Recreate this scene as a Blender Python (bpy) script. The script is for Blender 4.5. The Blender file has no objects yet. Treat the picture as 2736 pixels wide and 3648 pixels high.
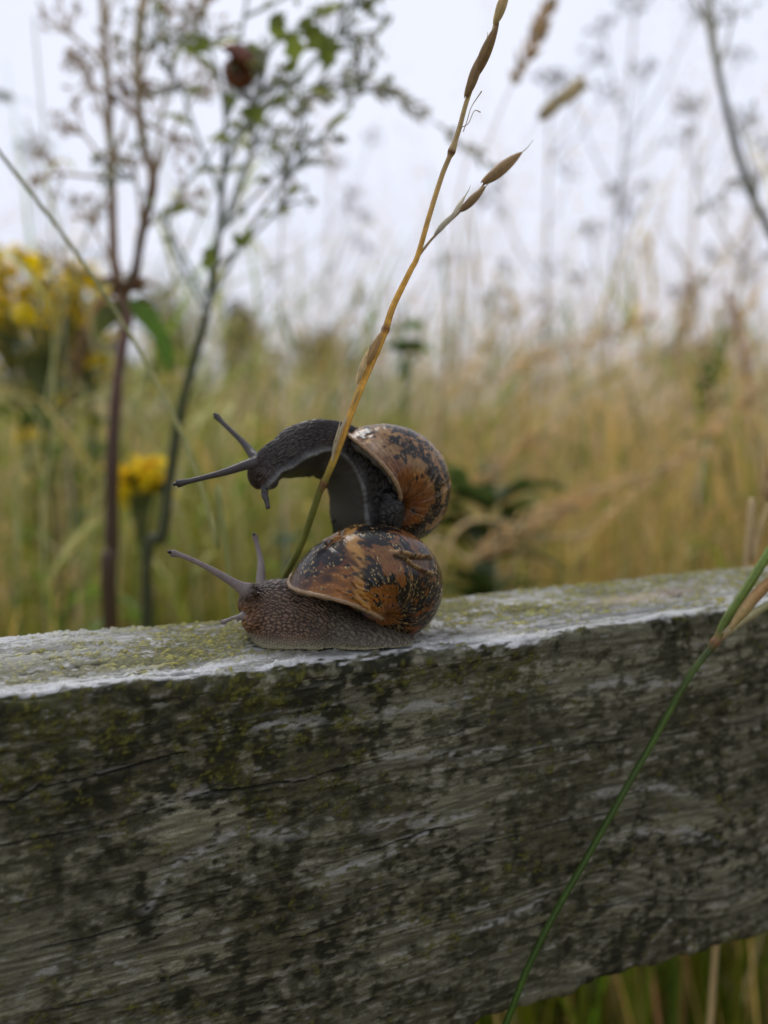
import bpy, math, random
import numpy as np
from mathutils import Vector, Matrix
random.seed(7); RNG = np.random.default_rng(11)
scene = bpy.context.scene
col = scene.collection

# ------------------------------------------------------------------ camera, sky, sun, exposure
F = 2842.0                                  # focal length in photo pixels (27 mm equivalent phone lens)
PITCH = math.atan(344 / F)
RAIL_TOP = 0.90
CAM = np.array([0, 0, RAIL_TOP + 0.05])
FW = np.array([0, math.cos(PITCH), -math.sin(PITCH)])
UP = np.array([0, math.sin(PITCH), math.cos(PITCH)])
RT = np.array([1.0, 0, 0])
cam_data = bpy.data.cameras.new('camera')
cam = bpy.data.objects.new('camera', cam_data); col.objects.link(cam)
cam.location = CAM
cam.rotation_euler = (math.pi / 2 - PITCH, 0, 0)
cam_data.sensor_fit = 'HORIZONTAL'; cam_data.lens = 27.0; cam_data.sensor_width = 27.0 * 2736 / F
cam_data.clip_start = 0.01; cam_data.clip_end = 2000
cam_data.dof.use_dof = True; cam_data.dof.focus_distance = 0.165; cam_data.dof.aperture_fstop = 27 / 3.7
scene.camera = cam

SUN_EL, SUN_AZ = math.radians(58), math.radians(-28)     # azimuth from +Y towards +X
world = bpy.data.worlds.new('World'); scene.world = world; world.use_nodes = True
nt = world.node_tree; nt.nodes.clear()
wo = nt.nodes.new('ShaderNodeOutputWorld'); bg = nt.nodes.new('ShaderNodeBackground')
sky = nt.nodes.new('ShaderNodeTexSky'); sky.sky_type = 'NISHITA'; sky.sun_disc = False
sky.sun_elevation = SUN_EL; sky.sun_rotation = SUN_AZ; sky.dust_density = 4.0; sky.air_density = 0.8
hs = nt.nodes.new('ShaderNodeHueSaturation'); hs.inputs['Saturation'].default_value = 0.3
tc = nt.nodes.new('ShaderNodeTexCoord'); cn = nt.nodes.new('ShaderNodeTexNoise')
cn.inputs['Scale'].default_value = 1.6; cn.inputs['Detail'].default_value = 3
cr = nt.nodes.new('ShaderNodeValToRGB')
cr.color_ramp.elements[0].position = 0.35; cr.color_ramp.elements[0].color = (8.25, 8.65, 10.2, 1)
cr.color_ramp.elements[1].position = 0.65; cr.color_ramp.elements[1].color = (9.2, 9.6, 11.0, 1)
mx = nt.nodes.new('ShaderNodeMix'); mx.data_type = 'RGBA'; mx.inputs[0].default_value = 0.9
nt.links.new(tc.outputs['Generated'], cn.inputs['Vector']); nt.links.new(cn.outputs['Fac'], cr.inputs['Fac'])
nt.links.new(sky.outputs[0], hs.inputs['Color'])
nt.links.new(hs.outputs[0], mx.inputs[6]); nt.links.new(cr.outputs[0], mx.inputs[7])
nt.links.new(mx.outputs[2], bg.inputs[0]); bg.inputs[1].default_value = 0.1
nt.links.new(bg.outputs[0], wo.inputs[0])

sun_data = bpy.data.lights.new('sun', 'SUN'); sun_data.energy = 1.5; sun_data.angle = math.radians(25)
sun_data.color = (1.0, 0.97, 0.92)
sun = bpy.data.objects.new('sun', sun_data); col.objects.link(sun)
sd = Vector((math.cos(SUN_EL) * math.sin(SUN_AZ), math.cos(SUN_EL) * math.cos(SUN_AZ), math.sin(SUN_EL)))
sun.rotation_euler = (-sd).to_track_quat('-Z', 'Y').to_euler(); sun.location = (0, 0, 5)
vs = scene.view_settings
vs.view_transform = 'Standard'; vs.look = 'None'; vs.exposure = 0.0; vs.gamma = 1.0; vs.use_curve_mapping = False
scene.cycles.use_denoising = True
scene.cycles.max_bounces = 8

# ------------------------------------------------------------------ helpers
def at(px, py, d):                          # photo pixel + distance along the view axis -> world point
    return CAM + d * (FW + (px - 1368) / F * RT - (py - 1824) / F * UP)
def proj(p):
    v = np.asarray(p) - CAM; d = v @ FW
    return 1368 + F * (v @ RT) / d, 1824 - F * (v @ UP) / d, d
def norm(v): v = np.asarray(v, float); return v / (np.linalg.norm(v, axis=-1, keepdims=True) + 1e-12)
def smooth(a, b, x): t = np.clip((x - a) / (b - a), 0, 1); return t * t * (3 - 2 * t)
def rotv(a):
    a = np.asarray(a, float); th = np.linalg.norm(a)
    if th < 1e-9: return np.eye(3)
    k = a / th; K = np.array([[0, -k[2], k[1]], [k[2], 0, -k[0]], [-k[1], k[0], 0]])
    return np.eye(3) + math.sin(th) * K + (1 - math.cos(th)) * K @ K
def catmull(P, n):
    P = np.asarray(P, float); Q = np.vstack([2 * P[0] - P[1], P, 2 * P[-1] - P[-2]])
    t = np.linspace(0, len(P) - 1, n); i = np.minimum(t.astype(int), len(P) - 2); f = (t - i)[:, None]
    a, b, c, d = Q[i], Q[i + 1], Q[i + 2], Q[i + 3]
    return .5 * (2 * b + (c - a) * f + (2 * a - 5 * b + 4 * c - d) * f ** 2 + (3 * b - a - 3 * c + d) * f ** 3)
def field(shape, cx, cy, seed, octaves=1, gain=.55):   # smooth random field, correlation lengths in cells, unit variance
    r = np.random.default_rng(seed); out = np.zeros(shape)
    fy = np.fft.fftfreq(shape[0])[:, None]; fx = np.fft.fftfreq(shape[1])[None]
    amp = 1.0
    for o in range(octaves):
        f = np.exp(-2 * ((fy * cy / 2 ** o) ** 2 + (fx * cx / 2 ** o) ** 2) * 4)
        g = np.real(np.fft.ifft2(np.fft.fft2(r.standard_normal(shape)) * f)); out += amp * g / (g.std() + 1e-9); amp *= gain
    return out / out.std()
def worley(x, y, seed=0):
    ix, iy = np.floor(x).astype(int), np.floor(y).astype(int)
    f1 = np.full(x.shape, 9.); f2 = f1.copy()
    for dx in (-1, 0, 1):
        for dy in (-1, 0, 1):
            cx, cy = ix + dx, iy + dy
            h = (cx * 73856093) ^ (cy * 19349663) ^ (seed * 83492791)
            jx = ((h * 1103515245 + 12345) >> 8 & 0xffff) / 65535.; h2 = h * 22695477 + 1
            jy = ((h2 * 1103515245 + 777) >> 8 & 0xffff) / 65535.
            d = np.hypot(cx + .15 + .7 * jx - x, cy + .15 + .7 * jy - y)
            f2 = np.where(d < f1, f1, np.minimum(f2, d)); f1 = np.minimum(f1, d)
    return f1, f2
def mesh_from(name, V, faces, mat=None, colr=None, smooth_shade=True, loose=None):
    V = np.asarray(V, float); me = bpy.data.meshes.new(name)
    if isinstance(faces, np.ndarray):
        nf, k = faces.shape
        me.vertices.add(len(V)); me.vertices.foreach_set('co', V.astype(np.float32).ravel())
        me.loops.add(nf * k); me.loops.foreach_set('vertex_index', faces.astype(np.int32).ravel())
        me.polygons.add(nf); me.polygons.foreach_set('loop_start', np.arange(0, nf * k, k, dtype=np.int32))
        me.polygons.foreach_set('loop_total', np.full(nf, k, dtype=np.int32))
        me.update(calc_edges=True); me.validate()
    else:
        me.from_pydata(V.tolist(), [], faces); me.update()
    if colr is not None: set_col(me, colr)
    if smooth_shade: me.polygons.foreach_set('use_smooth', np.ones(len(me.polygons), bool))
    if mat: me.materials.append(mat)
    return me
def set_col(me, c, name='Col'):
    c = np.asarray(c, float)
    if c.ndim == 1: c = np.tile(c, (len(me.vertices), 1))
    a = me.attributes.new(name, 'FLOAT_COLOR', 'POINT')
    a.data.foreach_set('color', np.hstack([np.clip(c, 0, 1), np.ones((len(c), 1))]).astype(np.float32).ravel())
def obj(name, me, parent=None, loc=None):
    o = bpy.data.objects.new(name, me); col.objects.link(o)
    if parent: o.parent = parent; o.matrix_parent_inverse = Matrix.Identity(4)
    if loc is not None: o.location = loc
    return o
def thing(name, label, cat, loc, group=None):
    o = bpy.data.objects.new(name, None); col.objects.link(o); o.location = loc; o.empty_display_size = .01
    return tag(o, label, cat, group)
def tag(o, label=None, cat=None, group=None, kind=None):
    if label: o['label'] = label
    if cat: o['category'] = cat
    if group: o['group'] = group
    if kind: o['kind'] = kind
    return o
def rel(V, root): return np.asarray(V, float) - np.array(root.location)
def grid_faces(n, m, wrap=False):
    i = np.arange(n - 1)[:, None]; j = np.arange(m if wrap else m - 1)[None]; j2 = (j + 1) % m
    return np.stack([i * m + j, i * m + j2, (i + 1) * m + j2, (i + 1) * m + j], -1).reshape(-1, 4)
def tube_geo(P, R, seg=8, cap=True, flat=1.0):
    P = np.asarray(P, float); n = len(P); R = np.broadcast_to(np.asarray(R, float), (n,))
    T = norm(np.gradient(P, axis=0)); ref = np.array([0, 1., .1])
    A = norm(np.cross(T, ref)); B = np.cross(A, T)
    a = np.linspace(0, 2 * np.pi, seg, endpoint=False)
    V = P[:, None] + R[:, None, None] * (np.cos(a)[None, :, None] * A[:, None] + flat * np.sin(a)[None, :, None] * B[:, None])
    Fc = grid_faces(n, seg, True); V = V.reshape(-1, 3)
    tri = []
    if cap:
        V = np.vstack([V, P[0], P[-1]]); k = n * seg
        for j in range(seg):
            tri.append((k, j, (j + 1) % seg)); tri.append((k + 1, (n - 1) * seg + (j + 1) % seg, (n - 1) * seg + j))
    return V, [tuple(f) for f in Fc[:, ::-1]] + [t[::-1] for t in tri]
def join_geo(parts):
    V, Fc, C, o = [], [], [], 0
    for p in parts:
        V.append(p[0]); Fc += [tuple(int(i) + o for i in f) for f in p[1]]
        if len(p) > 2: C.append(np.broadcast_to(np.asarray(p[2], float), (len(p[0]), 3)))
        o += len(p[0])
    return np.vstack(V), Fc, (np.vstack(C) if C else None)

# ---- materials
def principled(name):
    m = bpy.data.materials.new(name); m.use_nodes = True
    return m, m.node_tree, m.node_tree.nodes['Principled BSDF']
def attr_mat(name, rough=.6, spec=.4, scale=900., amt=.25, bump=.0, bump_scale=900., coat=0., trans=0., sss=0., sss_rad=(.001, .0006, .0004)):
    m, t, b = principled(name)
    at_ = t.nodes.new('ShaderNodeAttribute'); at_.attribute_name = 'Col'
    tcn = t.nodes.new('ShaderNodeTexCoord'); n = t.nodes.new('ShaderNodeTexNoise')
    n.inputs['Scale'].default_value = scale; n.inputs['Detail'].default_value = 4
    t.links.new(tcn.outputs['Object'], n.inputs['Vector'])
    mr = t.nodes.new('ShaderNodeMapRange'); mr.inputs['From Min'].default_value = .25; mr.inputs['From Max'].default_value = .75
    mr.inputs['To Min'].default_value = 1 - amt; mr.inputs['To Max'].default_value = 1 + amt
    t.links.new(n.outputs['Fac'], mr.inputs['Value'])
    mul = t.nodes.new('ShaderNodeVectorMath'); mul.operation = 'SCALE'
    t.links.new(at_.outputs['Color'], mul.inputs[0]); t.links.new(mr.outputs[0], mul.inputs['Scale'])
    t.links.new(mul.outputs[0], b.inputs['Base Color'])
    b.inputs['Roughness'].default_value = rough; b.inputs['Specular IOR Level'].default_value = spec
    if coat: b.inputs['Coat Weight'].default_value = coat; b.inputs['Coat Roughness'].default_value = .14
    if sss:
        b.inputs['Subsurface Weight'].default_value = sss; b.inputs['Subsurface Radius'].default_value = sss_rad; b.inputs['Subsurface Scale'].default_value = 1.0
    if bump:
        n2 = t.nodes.new('ShaderNodeTexNoise'); n2.inputs['Scale'].default_value = bump_scale; n2.inputs['Detail'].default_value = 3
        t.links.new(tcn.outputs['Object'], n2.inputs['Vector'])
        bp = t.nodes.new('ShaderNodeBump'); bp.inputs['Strength'].default_value = 1.0; bp.inputs['Distance'].default_value = bump
        t.links.new(n2.outputs['Fac'], bp.inputs['Height']); t.links.new(bp.outputs[0], b.inputs['Normal'])
    if trans:
        tr = t.nodes.new('ShaderNodeBsdfTranslucent'); mxs = t.nodes.new('ShaderNodeMixShader'); mxs.inputs[0].default_value = trans
        out = t.nodes['Material Output']; t.links.new(mul.outputs[0], tr.inputs['Color'])
        t.links.new(b.outputs[0], mxs.inputs[1]); t.links.new(tr.outputs[0], mxs.inputs[2]); t.links.new(mxs.outputs[0], out.inputs['Surface'])
    return m
M_WOOD = attr_mat('weathered_wood', rough=.9, spec=.06, scale=2600, amt=.22, bump=.00012, bump_scale=2200)
M_SHELL = attr_mat('snail_shell', rough=.24, spec=.36, scale=2500, amt=.15, bump=.00002, bump_scale=2600)
M_SKIN = attr_mat('snail_skin', rough=.45, spec=.14, scale=3000, amt=.22, bump=.00004, bump_scale=4500, sss=.10, coat=.18)
M_STEM = attr_mat('plant_stem', rough=.5, spec=.35, scale=900, amt=.2, bump=.00005, bump_scale=1500, trans=.2)
M_LEAF = attr_mat('plant_leaf', rough=.5, spec=.3, scale=300, amt=.2, trans=.5)
M_GRASS = attr_mat('meadow_grass', rough=.6, spec=.25, scale=60, amt=.15, trans=.48)
M_PETAL = attr_mat('yellow_petal', rough=.6, spec=.2, scale=300, amt=.12, trans=.45)
M_EYE, _t, _b = principled('snail_eye'); _b.inputs['Base Color'].default_value = (.01, .008, .007, 1); _b.inputs['Roughness'].default_value = .2

# ------------------------------------------------------------------ ground
def ground_material():
    m, t, b = principled('meadow_soil')
    n = t.nodes.new('ShaderNodeTexNoise'); n.inputs['Scale'].default_value = 3; n.inputs['Detail'].default_value = 8
    g = t.nodes.new('ShaderNodeTexCoord'); t.links.new(g.outputs['Object'], n.inputs['Vector'])
    r = t.nodes.new('ShaderNodeValToRGB')
    r.color_ramp.elements[0].position = .35; r.color_ramp.elements[0].color = (.06, .07, .02, 1)
    r.color_ramp.elements[1].position = .65; r.color_ramp.elements[1].color = (.24, .18, .08, 1)
    t.links.new(n.outputs['Fac'], r.inputs['Fac']); t.links.new(r.outputs[0], b.inputs['Base Color']); b.inputs['Roughness'].default_value = .9
    return m
gx = np.concatenate([-np.geomspace(400, .3, 40), np.geomspace(.3, 400, 40)])
GX, GY = np.meshgrid(gx, gx, indexing='ij'); GZ = .25 * np.sin(GX * .05) * np.cos(GY * .04) * smooth(6, 40, np.hypot(GX, GY)) - .004
ground = obj('ground', mesh_from('ground', np.stack([GX, GY, GZ], -1).reshape(-1, 3), grid_faces(80, 80)[:, ::-1], ground_material()))
tag(ground, 'meadow soil under the tall dry grass', kind='structure')

# ------------------------------------------------------------------ the fence rail
RA = math.atan2(math.cos(PITCH) + 344 / F * math.sin(PITCH), (8500 - 1368) / F)
RD = np.array([math.cos(RA), math.sin(RA), 0]); RN = np.array([-math.sin(RA), math.cos(RA), 0])
def onz(px, py, z):
    d = at(px, py, 1.) - CAM; return CAM + d * (z - CAM[2]) / d[2]
E0 = onz(1220, 2335, RAIL_TOP) - .0014 * RN
def onface(px, py, v=0.):
    d = at(px, py, 1.) - CAM; return CAM + d * (((E0 + v * RN - CAM) @ RN) / (d @ RN))
def rail_uv(px, py):                        # photo pixel on the rail's front -> (u along, w below the top edge)
    p = onface(px, py); return (p - E0) @ RD, RAIL_TOP - p[2]
def rail_uvtop(px, py):
    p = onz(px, py, RAIL_TOP); return (p - E0) @ RD, (p - E0) @ RN
RH, RTK = .0945, .0425

def build_rail():
    st = .0003
    u = np.concatenate([[-1.02, -.6, -.3, -.16], np.arange(-.1, .205, st), [.28, .45, .8, 1.12]])
    nu = len(u); fine = slice(4, nu - 4); nf = nu - 8
    wf = np.arange(RH - .003, .0028, -st)           # front face, w = distance below the top, going up
    er = .0028; ea = np.linspace(0, math.pi / 2, 12)[1:-1]
    vt = np.arange(er, RTK - .002, st)              # top
    # perimeter list: (v, z, nv, nz, region, coordinate)
    per = []
    for z in (-RH * .5,): per.append((RTK, z, 1, 0, 3, 0))
    per += [(RTK, -RH + .004, 1, 0, 3, 0), (RTK - .003, -RH, .6, -.8, 3, 0), (RTK * .5, -RH, 0, -1, 3, 0), (.004, -RH, 0, -1, 3, 0), (.001, -RH + .001, -.7, -.7, 0, RH - .001)]
    per += [(0, -w, -1, 0, 0, w) for w in wf]
    per += [(er - er * math.cos(a), -er + er * math.sin(a), -math.cos(a), math.sin(a), 1, a) for a in ea]
    per += [(v, 0, 0, 1, 2, v) for v in vt]
    per += [(RTK - .002 + .002 * math.sin(a), -.002 + .002 * math.cos(a), math.sin(a), math.cos(a), 2, RTK - .001) for a in (.3, .8, 1.3)]
    per = np.array(per); npn = len(per); reg = per[:, 4]
    i0 = int(np.argmax(reg == 0)); i1 = int(np.max(np.where(reg == 2)[0])) + 1; nq = i1 - i0
    qs = np.zeros(nq)                              # arc coordinate across front+top
    dv = np.hypot(np.diff(per[i0:i1, 0]), np.diff(per[i0:i1, 1])); qs[1:] = np.cumsum(dv)
    isF = (reg[i0:i1] == 0)[None]; isE = (reg[i0:i1] == 1)[None]; isT = (reg[i0:i1] == 2)[None]
    w = np.where(reg[i0:i1] == 0, per[i0:i1, 5], np.where(reg[i0:i1] == 1, .0014, 0))[None]
    v = np.where(reg[i0:i1] == 2, per[i0:i1, 5], np.where(reg[i0:i1] == 1, .0008, 0))[None]
    U = u[fine][:, None]; sh = (nf, nq); mm = .001 / st
    # grain: lines run along the rail with a slow drift, and arch round a knot at the right
    ku, kw = rail_uv(2640, 3150)
    warp = .0035 * field(sh, 10 * mm, 70 * mm, 1) + .0012 * field(sh, 4 * mm, 16 * mm, 2)
    ring = np.broadcast_to(w, sh) + .10 * U + warp - .024 * np.exp(-(((U - ku) / .042) ** 2 + ((w - kw) / .034) ** 2))
    def lines(scale, seed, sharp):                 # 1-d noise looked up along the warped grain coordinate
        r = np.random.default_rng(seed); tab = r.standard_normal(4096); x = (ring / scale + 500); k = np.floor(x).astype(int) % 4095; f = x - np.floor(x)
        return tab[k] * (1 - f) + tab[k + 1] * f
    g1 = lines(.0042, 3, 1); g2 = lines(.0011, 4, 1); g3 = lines(.00045, 5, 1)
    fib = field(sh, .45 * mm, 5 * mm, 6, 2); fib2 = field(sh, .9 * mm, 9 * mm, 7)      # stretched along the rail (axis 0 = u)
    blot = field(sh, 9 * mm, 11 * mm, 8, 4, .65); drip = field(sh, 7 * mm, 1.3 * mm, 9, 2); patch = field(sh, 16 * mm, 22 * mm, 10, 2)
    spk = field(sh, .5 * mm, .6 * mm, 12, 2, .8); spk2 = field(sh, 1.1 * mm, 1.5 * mm, 13, 3, .7)
    # cracks traced in the face's own coordinates
    def trace(pts): return np.array([rail_uv(*p) for p in pts])
    cracks = [([(-200, 2900), (0, 2861), (48, 2861), (84, 2843), (133, 2810), (253, 2789), (374, 2759), (482, 2729), (633, 2686), (760, 2670)], .8),
              ([(-200, 3060), (0, 3020), (280, 2962), (462, 2912), (742, 2826), (1072, 2784), (1368, 2694), (1481, 2649), (1625, 2609), (1792, 2573)], .8),
              ([(60, 3405), (330, 3337), (528, 3279), (742, 3205), (890, 3172), (1031, 3123), (1368, 3015), (1560, 2950), (1700, 2925)], .7),
              ([(-200, 3700), (0, 3642), (495, 3535), (742, 3444), (948, 3370), (1154, 3312), (1368, 3225), (1500, 3180)], .7),
              ([(1662, 2758), (1915, 2671), (2168, 2642), (2385, 2617), (2736, 2560)], .55),
              ([(1368, 3150), (1700, 3010), (2000, 2925), (2250, 2880), (2330, 2870)], .45), ([(480, 2590), (560, 2580), (640, 2592)], .4),
              ([(700, 2620), (900, 2560), (1100, 2535), (1330, 2490)], .45), ([(2050, 3240), (2300, 3215), (2550, 3220)], .5),
              ([(1370, 3560), (1650, 3420), (1900, 3300), (2000, 3260)], .5), ([(1000, 2470), (1180, 2445), (1330, 2420)], .35)]
    crack = np.zeros(sh); pale_line = np.zeros(sh)
    uu = u[fine]; ww = np.where(reg[i0:i1] == 0, per[i0:i1, 5], -9.)
    jit = field((nf, 1), 1, 2.2 * mm, 21).ravel() * .00012
    for k, (pts, s) in enumerate(cracks):
        q = trace(pts); o = np.argsort(q[:, 0]); wc = np.interp(uu, q[o, 0], q[o, 1]) + jit * (1 if k else .5)
        live = smooth(q[:, 0].min(), q[:, 0].min() + .006, uu) * (1 - smooth(q[:, 0].max() - .008, q[:, 0].max(), uu))
        live = live * (.55 + .45 * smooth(-1.0, .6, field((nf, 1), 1, 7 * mm, 60 + k).ravel()))
        hw_ = (.00012 + .00016 * s * (.6 + .4 * np.sin(uu * 260 + k))) * (live + .02)
        d = ww[None] - wc[:, None]
        crack = np.maximum(crack, np.exp(-(d / hw_[:, None]) ** 2) * s * live[:, None])
        pale_line = np.maximum(pale_line, np.exp(-((d + .0006) / .0005) ** 2) * live[:, None] * .5)
    pale_tr = [([(1080, 3140), (1180, 3110), (1350, 3060), (1480, 2990), (1600, 2920), (1700, 2900)], .0011), ([(1300, 2560), (1450, 2520), (1700, 2490)], .0011),
               ([(1300, 2712), (1480, 2690), (1650, 2690), (1790, 2670)], .001), ([(1650, 3330), (1800, 3270), (1960, 3190)], .0008), ([(2080, 2440), (2200, 2425), (2420, 2425)], .0012),
               ([(2100, 2830), (2350, 2800), (2480, 2835)], .001), ([(2250, 2960), (2450, 2955), (2560, 3010)], .001), ([(740, 3010), (830, 2970), (1000, 2975), (1120, 2950)], .0012),
               ([(520, 3240), (570, 3170), (620, 3090), (760, 3000)], .0013), ([(60, 3560), (150, 3460), (330, 3400), (480, 3460)], .0011), ([(1300, 2950), (1480, 2915), (1600, 2905)], .0013),
               ([(900, 2590), (1100, 2575), (1150, 2560)], .0013), ([(600, 2875), (700, 2835), (760, 2820)], .0018), ([(2100, 3010), (2300, 2950), (2480, 3000)], .0009)]
    rag = field(sh, .5 * mm, 1.3 * mm, 22, 2)
    pw = np.zeros(sh)
    for pts, hw_ in pale_tr:
        q = trace(pts); o = np.argsort(q[:, 0]); wc = np.interp(uu, q[o, 0], q[o, 1])
        live = smooth(q[:, 0].min() - .003, q[:, 0].min() + .003, uu) * (1 - smooth(q[:, 0].max() - .003, q[:, 0].max() + .003, uu))
        pw = np.maximum(pw, np.exp(-(((ww[None] - wc[:, None]) / hw_) ** 2)) * live[:, None])
    pw = pw * smooth(-.6, .9, rag + .3 * fib)
    # ---------------- colours, front
    def mixc(c, col2, m): return c * (1 - m[..., None]) + np.array(col2) * m[..., None]
    fa = field(sh, .22 * mm, 2.6 * mm, 41); fb = field(sh, .42 * mm, 6.5 * mm, 42); m1 = field(sh, 1.0 * mm, 1.7 * mm, 43, 3, .7); m2 = field(sh, 6 * mm, 8 * mm, 44, 2)
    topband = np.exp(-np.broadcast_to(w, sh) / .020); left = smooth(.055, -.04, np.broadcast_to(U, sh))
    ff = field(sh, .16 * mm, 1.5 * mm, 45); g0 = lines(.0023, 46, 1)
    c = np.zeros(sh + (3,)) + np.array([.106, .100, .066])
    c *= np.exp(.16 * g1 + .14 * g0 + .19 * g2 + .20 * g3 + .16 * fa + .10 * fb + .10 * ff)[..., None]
    c = mixc(c, (.19, .184, .155), smooth(1.3, 2.8, .8 * g2 + .7 * g3 + .6 * fa + .5 * fb + .25 * m2) * .8)
    cov = .85 * m1 + .85 * m2 + .22 * drip + .30 * g0 + .30 * g2 + .38 * fa + .32 * ff
    algae = .55 * smooth(-.45, .35, cov + 1.2 * topband * (.2 + left)) + .45 * smooth(.1, 1.2, cov + 1.2 * topband * (.2 + left))
    c = mixc(c, (.022, .022, .011), algae * .80)
    c = mixc(c, (.012, .012, .008), smooth(.9, 1.7, .6 * m1 + .5 * drip + .5 * patch + .45 * m2 + .5 * topband * left + .3 * fa + .3 * ff) * .7)
    c = mixc(c, (.12, .105, .060), smooth(1.0, 2.4, m2 - .5 * m1 + .3 * fb) * .35)
    lu, lw = rail_uv(560, 2570); moss = np.exp(-(((U - lu) / .045) ** 2 + ((w - lw) / .016) ** 2))
    lu2, lw2 = rail_uv(80, 2750); moss = np.maximum(moss, np.exp(-(((U - lu2) / .016) ** 2 + ((w - lw2) / .012) ** 2)))
    lu3, lw3 = rail_uv(1500, 2420); moss = np.maximum(moss, .55 * np.exp(-(((U - lu3) / .035) ** 2 + ((w - lw3) / .008) ** 2)))
    moss_m = smooth(.40, 1.1, moss + .28 * spk2 + .16 * spk + .2 * blot) * smooth(-1.8, .4, spk)
    c = mixc(c, (.044, .044, .011), moss_m * .75)
    c = mixc(c, (.105, .10, .024), smooth(1.0, 2.0, spk + .4 * spk2) * moss_m * .6)
    c = mixc(c, (.27, .265, .245), pw * .75); c = mixc(c, (.30, .29, .27), pale_line * smooth(.2, 1.2, rag + fib) * .5)
    su, sw = rail_uv(1800, 2380)
    c = mixc(c, (.25, .245, .22), smooth(2.0, 3.2, m1 * -1 + .9 * fa + .4 * fb) * .4 * (1 - moss_m))
    c = mixc(c, (.012, .012, .010), np.clip(crack * 1.8, 0, .97))
    front = c
    # ---------------- colours, top
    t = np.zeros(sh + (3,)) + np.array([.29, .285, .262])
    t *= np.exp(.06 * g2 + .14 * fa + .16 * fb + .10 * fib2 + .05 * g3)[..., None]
    t = mixc(t, (.17, .165, .135), smooth(.2, 1.4, .8 * fb + .7 * m1 + .45 * m2) * .75)
    lu, lv = rail_uvtop(420, 2370); lic = np.exp(-(((U - lu) / .030) ** 2 + ((v - lv) / .013) ** 2))
    lu2, lv2 = rail_uvtop(820, 2270); lic = np.maximum(lic, .95 * np.exp(-(((U - lu2) / .024) ** 2 + ((v - lv2) / .014) ** 2)))
    lu3, lv3 = rail_uvtop(1750, 2180); lic = np.maximum(lic, .72 * np.exp(-(((U - lu3) / .045) ** 2 + ((v - lv3) / .016) ** 2)))
    lu4, lv4 = rail_uvtop(2400, 2090); lic = np.maximum(lic, .55 * np.exp(-(((U - lu4) / .05) ** 2 + ((v - lv4) / .02) ** 2)))
    lic_m = smooth(.30, .70, .22 * m2 +  lic + .30 * spk2 + .22 * spk + .14 * fib2)
    t = mixc(t, (.105, .100, .036), lic_m * .9)
    t = mixc(t, (.31, .28, .06), smooth(.6, 1.8, spk + .5 * spk2) * lic_m * .8)
    t = mixc(t, (.06, .06, .03), smooth(.7, 1.7, -spk - .4 * spk2) * lic_m * .8)
    t = mixc(t, (.40, .42, .17), smooth(1.6, 2.4, spk2 + .5 * patch) * .7)
    t = mixc(t, (.13, .13, .10), smooth(.9, 1.8, spk2 + .5 * fib - .2 * patch) * .6)
    # brown knot with a dark hole at the right, and a dark patch behind the lower shell
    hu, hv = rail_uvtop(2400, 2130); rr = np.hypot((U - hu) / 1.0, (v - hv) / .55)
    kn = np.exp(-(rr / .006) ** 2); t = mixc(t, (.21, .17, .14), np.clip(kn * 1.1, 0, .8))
    kq = rail_uvtop(2250, 2150); t = mixc(t, (.40, .33, .25), np.exp(-(((U - kq[0]) / .012) ** 2 + ((v - kq[1]) / .004) ** 2)) * .7)
    kq2 = rail_uvtop(2150, 2195); t = mixc(t, (.17, .17, .17), np.exp(-(((U - kq2[0]) / .024) ** 2 + ((v - kq2[1]) / .006) ** 2)) * .75 * smooth(-1, .6, fib))
    h2 = rail_uvtop(2403, 2140); hole = np.exp(-(((U - h2[0]) / .0015) ** 2 + ((v - h2[1]) / .0014) ** 2)); t = mixc(t, (.015, .013, .012), np.clip(hole * 1.5, 0, .95))
    du, dv_ = rail_uvtop(1560, 2265); t = mixc(t, (.075, .07, .06), np.exp(-(((U - du) / .009) ** 2 + ((v - dv_) / .005) ** 2)) * smooth(-.8, .6, spk2) * .85)
    wu, wv = rail_uvtop(80, 2300); t = mixc(t, (.52, .52, .51), np.exp(-(((U - wu) / .02) ** 2 + ((v - wv) / .018) ** 2)) * smooth(-.7, .5, fib2 + .4 * spk) * .7)
    fu, fv = rail_uvtop(1215, 2318); foot_dark = np.exp(-np.abs((U - fu) / .0175) ** 4 - np.abs((v - fv - .004) / .0085) ** 4); foot_dark2 = np.clip(foot_dark + .18 * spk2 * foot_dark, 0, 1)
    bare = np.exp(-((v - .0022) / .0034) ** 2) * smooth(.052, .02, np.broadcast_to(U, sh)) + .6 * np.exp(-((v - .001) / .0015) ** 2)
    t = mixc(t, (.54, .54, .53), np.clip(bare * 1.2, 0, 1) * smooth(-1.6, .1, fib + .4 * spk2 + .3 * patch) * .9)
    t = mixc(t, (.065, .060, .042), smooth(.2, .9, foot_dark2) * .75)  # darker, slightly mottled patch around the lower snail's foot
    tcrk = np.zeros(sh)
    for k, pts in enumerate([[(0, 2420), (200, 2395), (420, 2365)], [(0, 2445), (180, 2425), (330, 2405)], [(1620, 2205), (1800, 2190), (2050, 2170)], [(2050, 2215), (2250, 2195), (2500, 2165)], [(520, 2405), (600, 2392), (640, 2388)]]):
        q = np.array([rail_uvtop(*p) for p in pts]); vc = np.interp(uu, q[:, 0], q[:, 1]) + jit * .6
        live = smooth(q[0, 0], q[0, 0] + .004, uu) * (1 - smooth(q[-1, 0] - .004, q[-1, 0], uu))
        vv = np.where(reg[i0:i1] == 2, per[i0:i1, 5], -9.)
        tcrk = np.maximum(tcrk, np.exp(-((vv[None] - vc[:, None]) / .00035) ** 2) * live[:, None] * .8)
    t = mixc(t, (.05, .047, .04), np.clip(tcrk, 0, .85))
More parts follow.
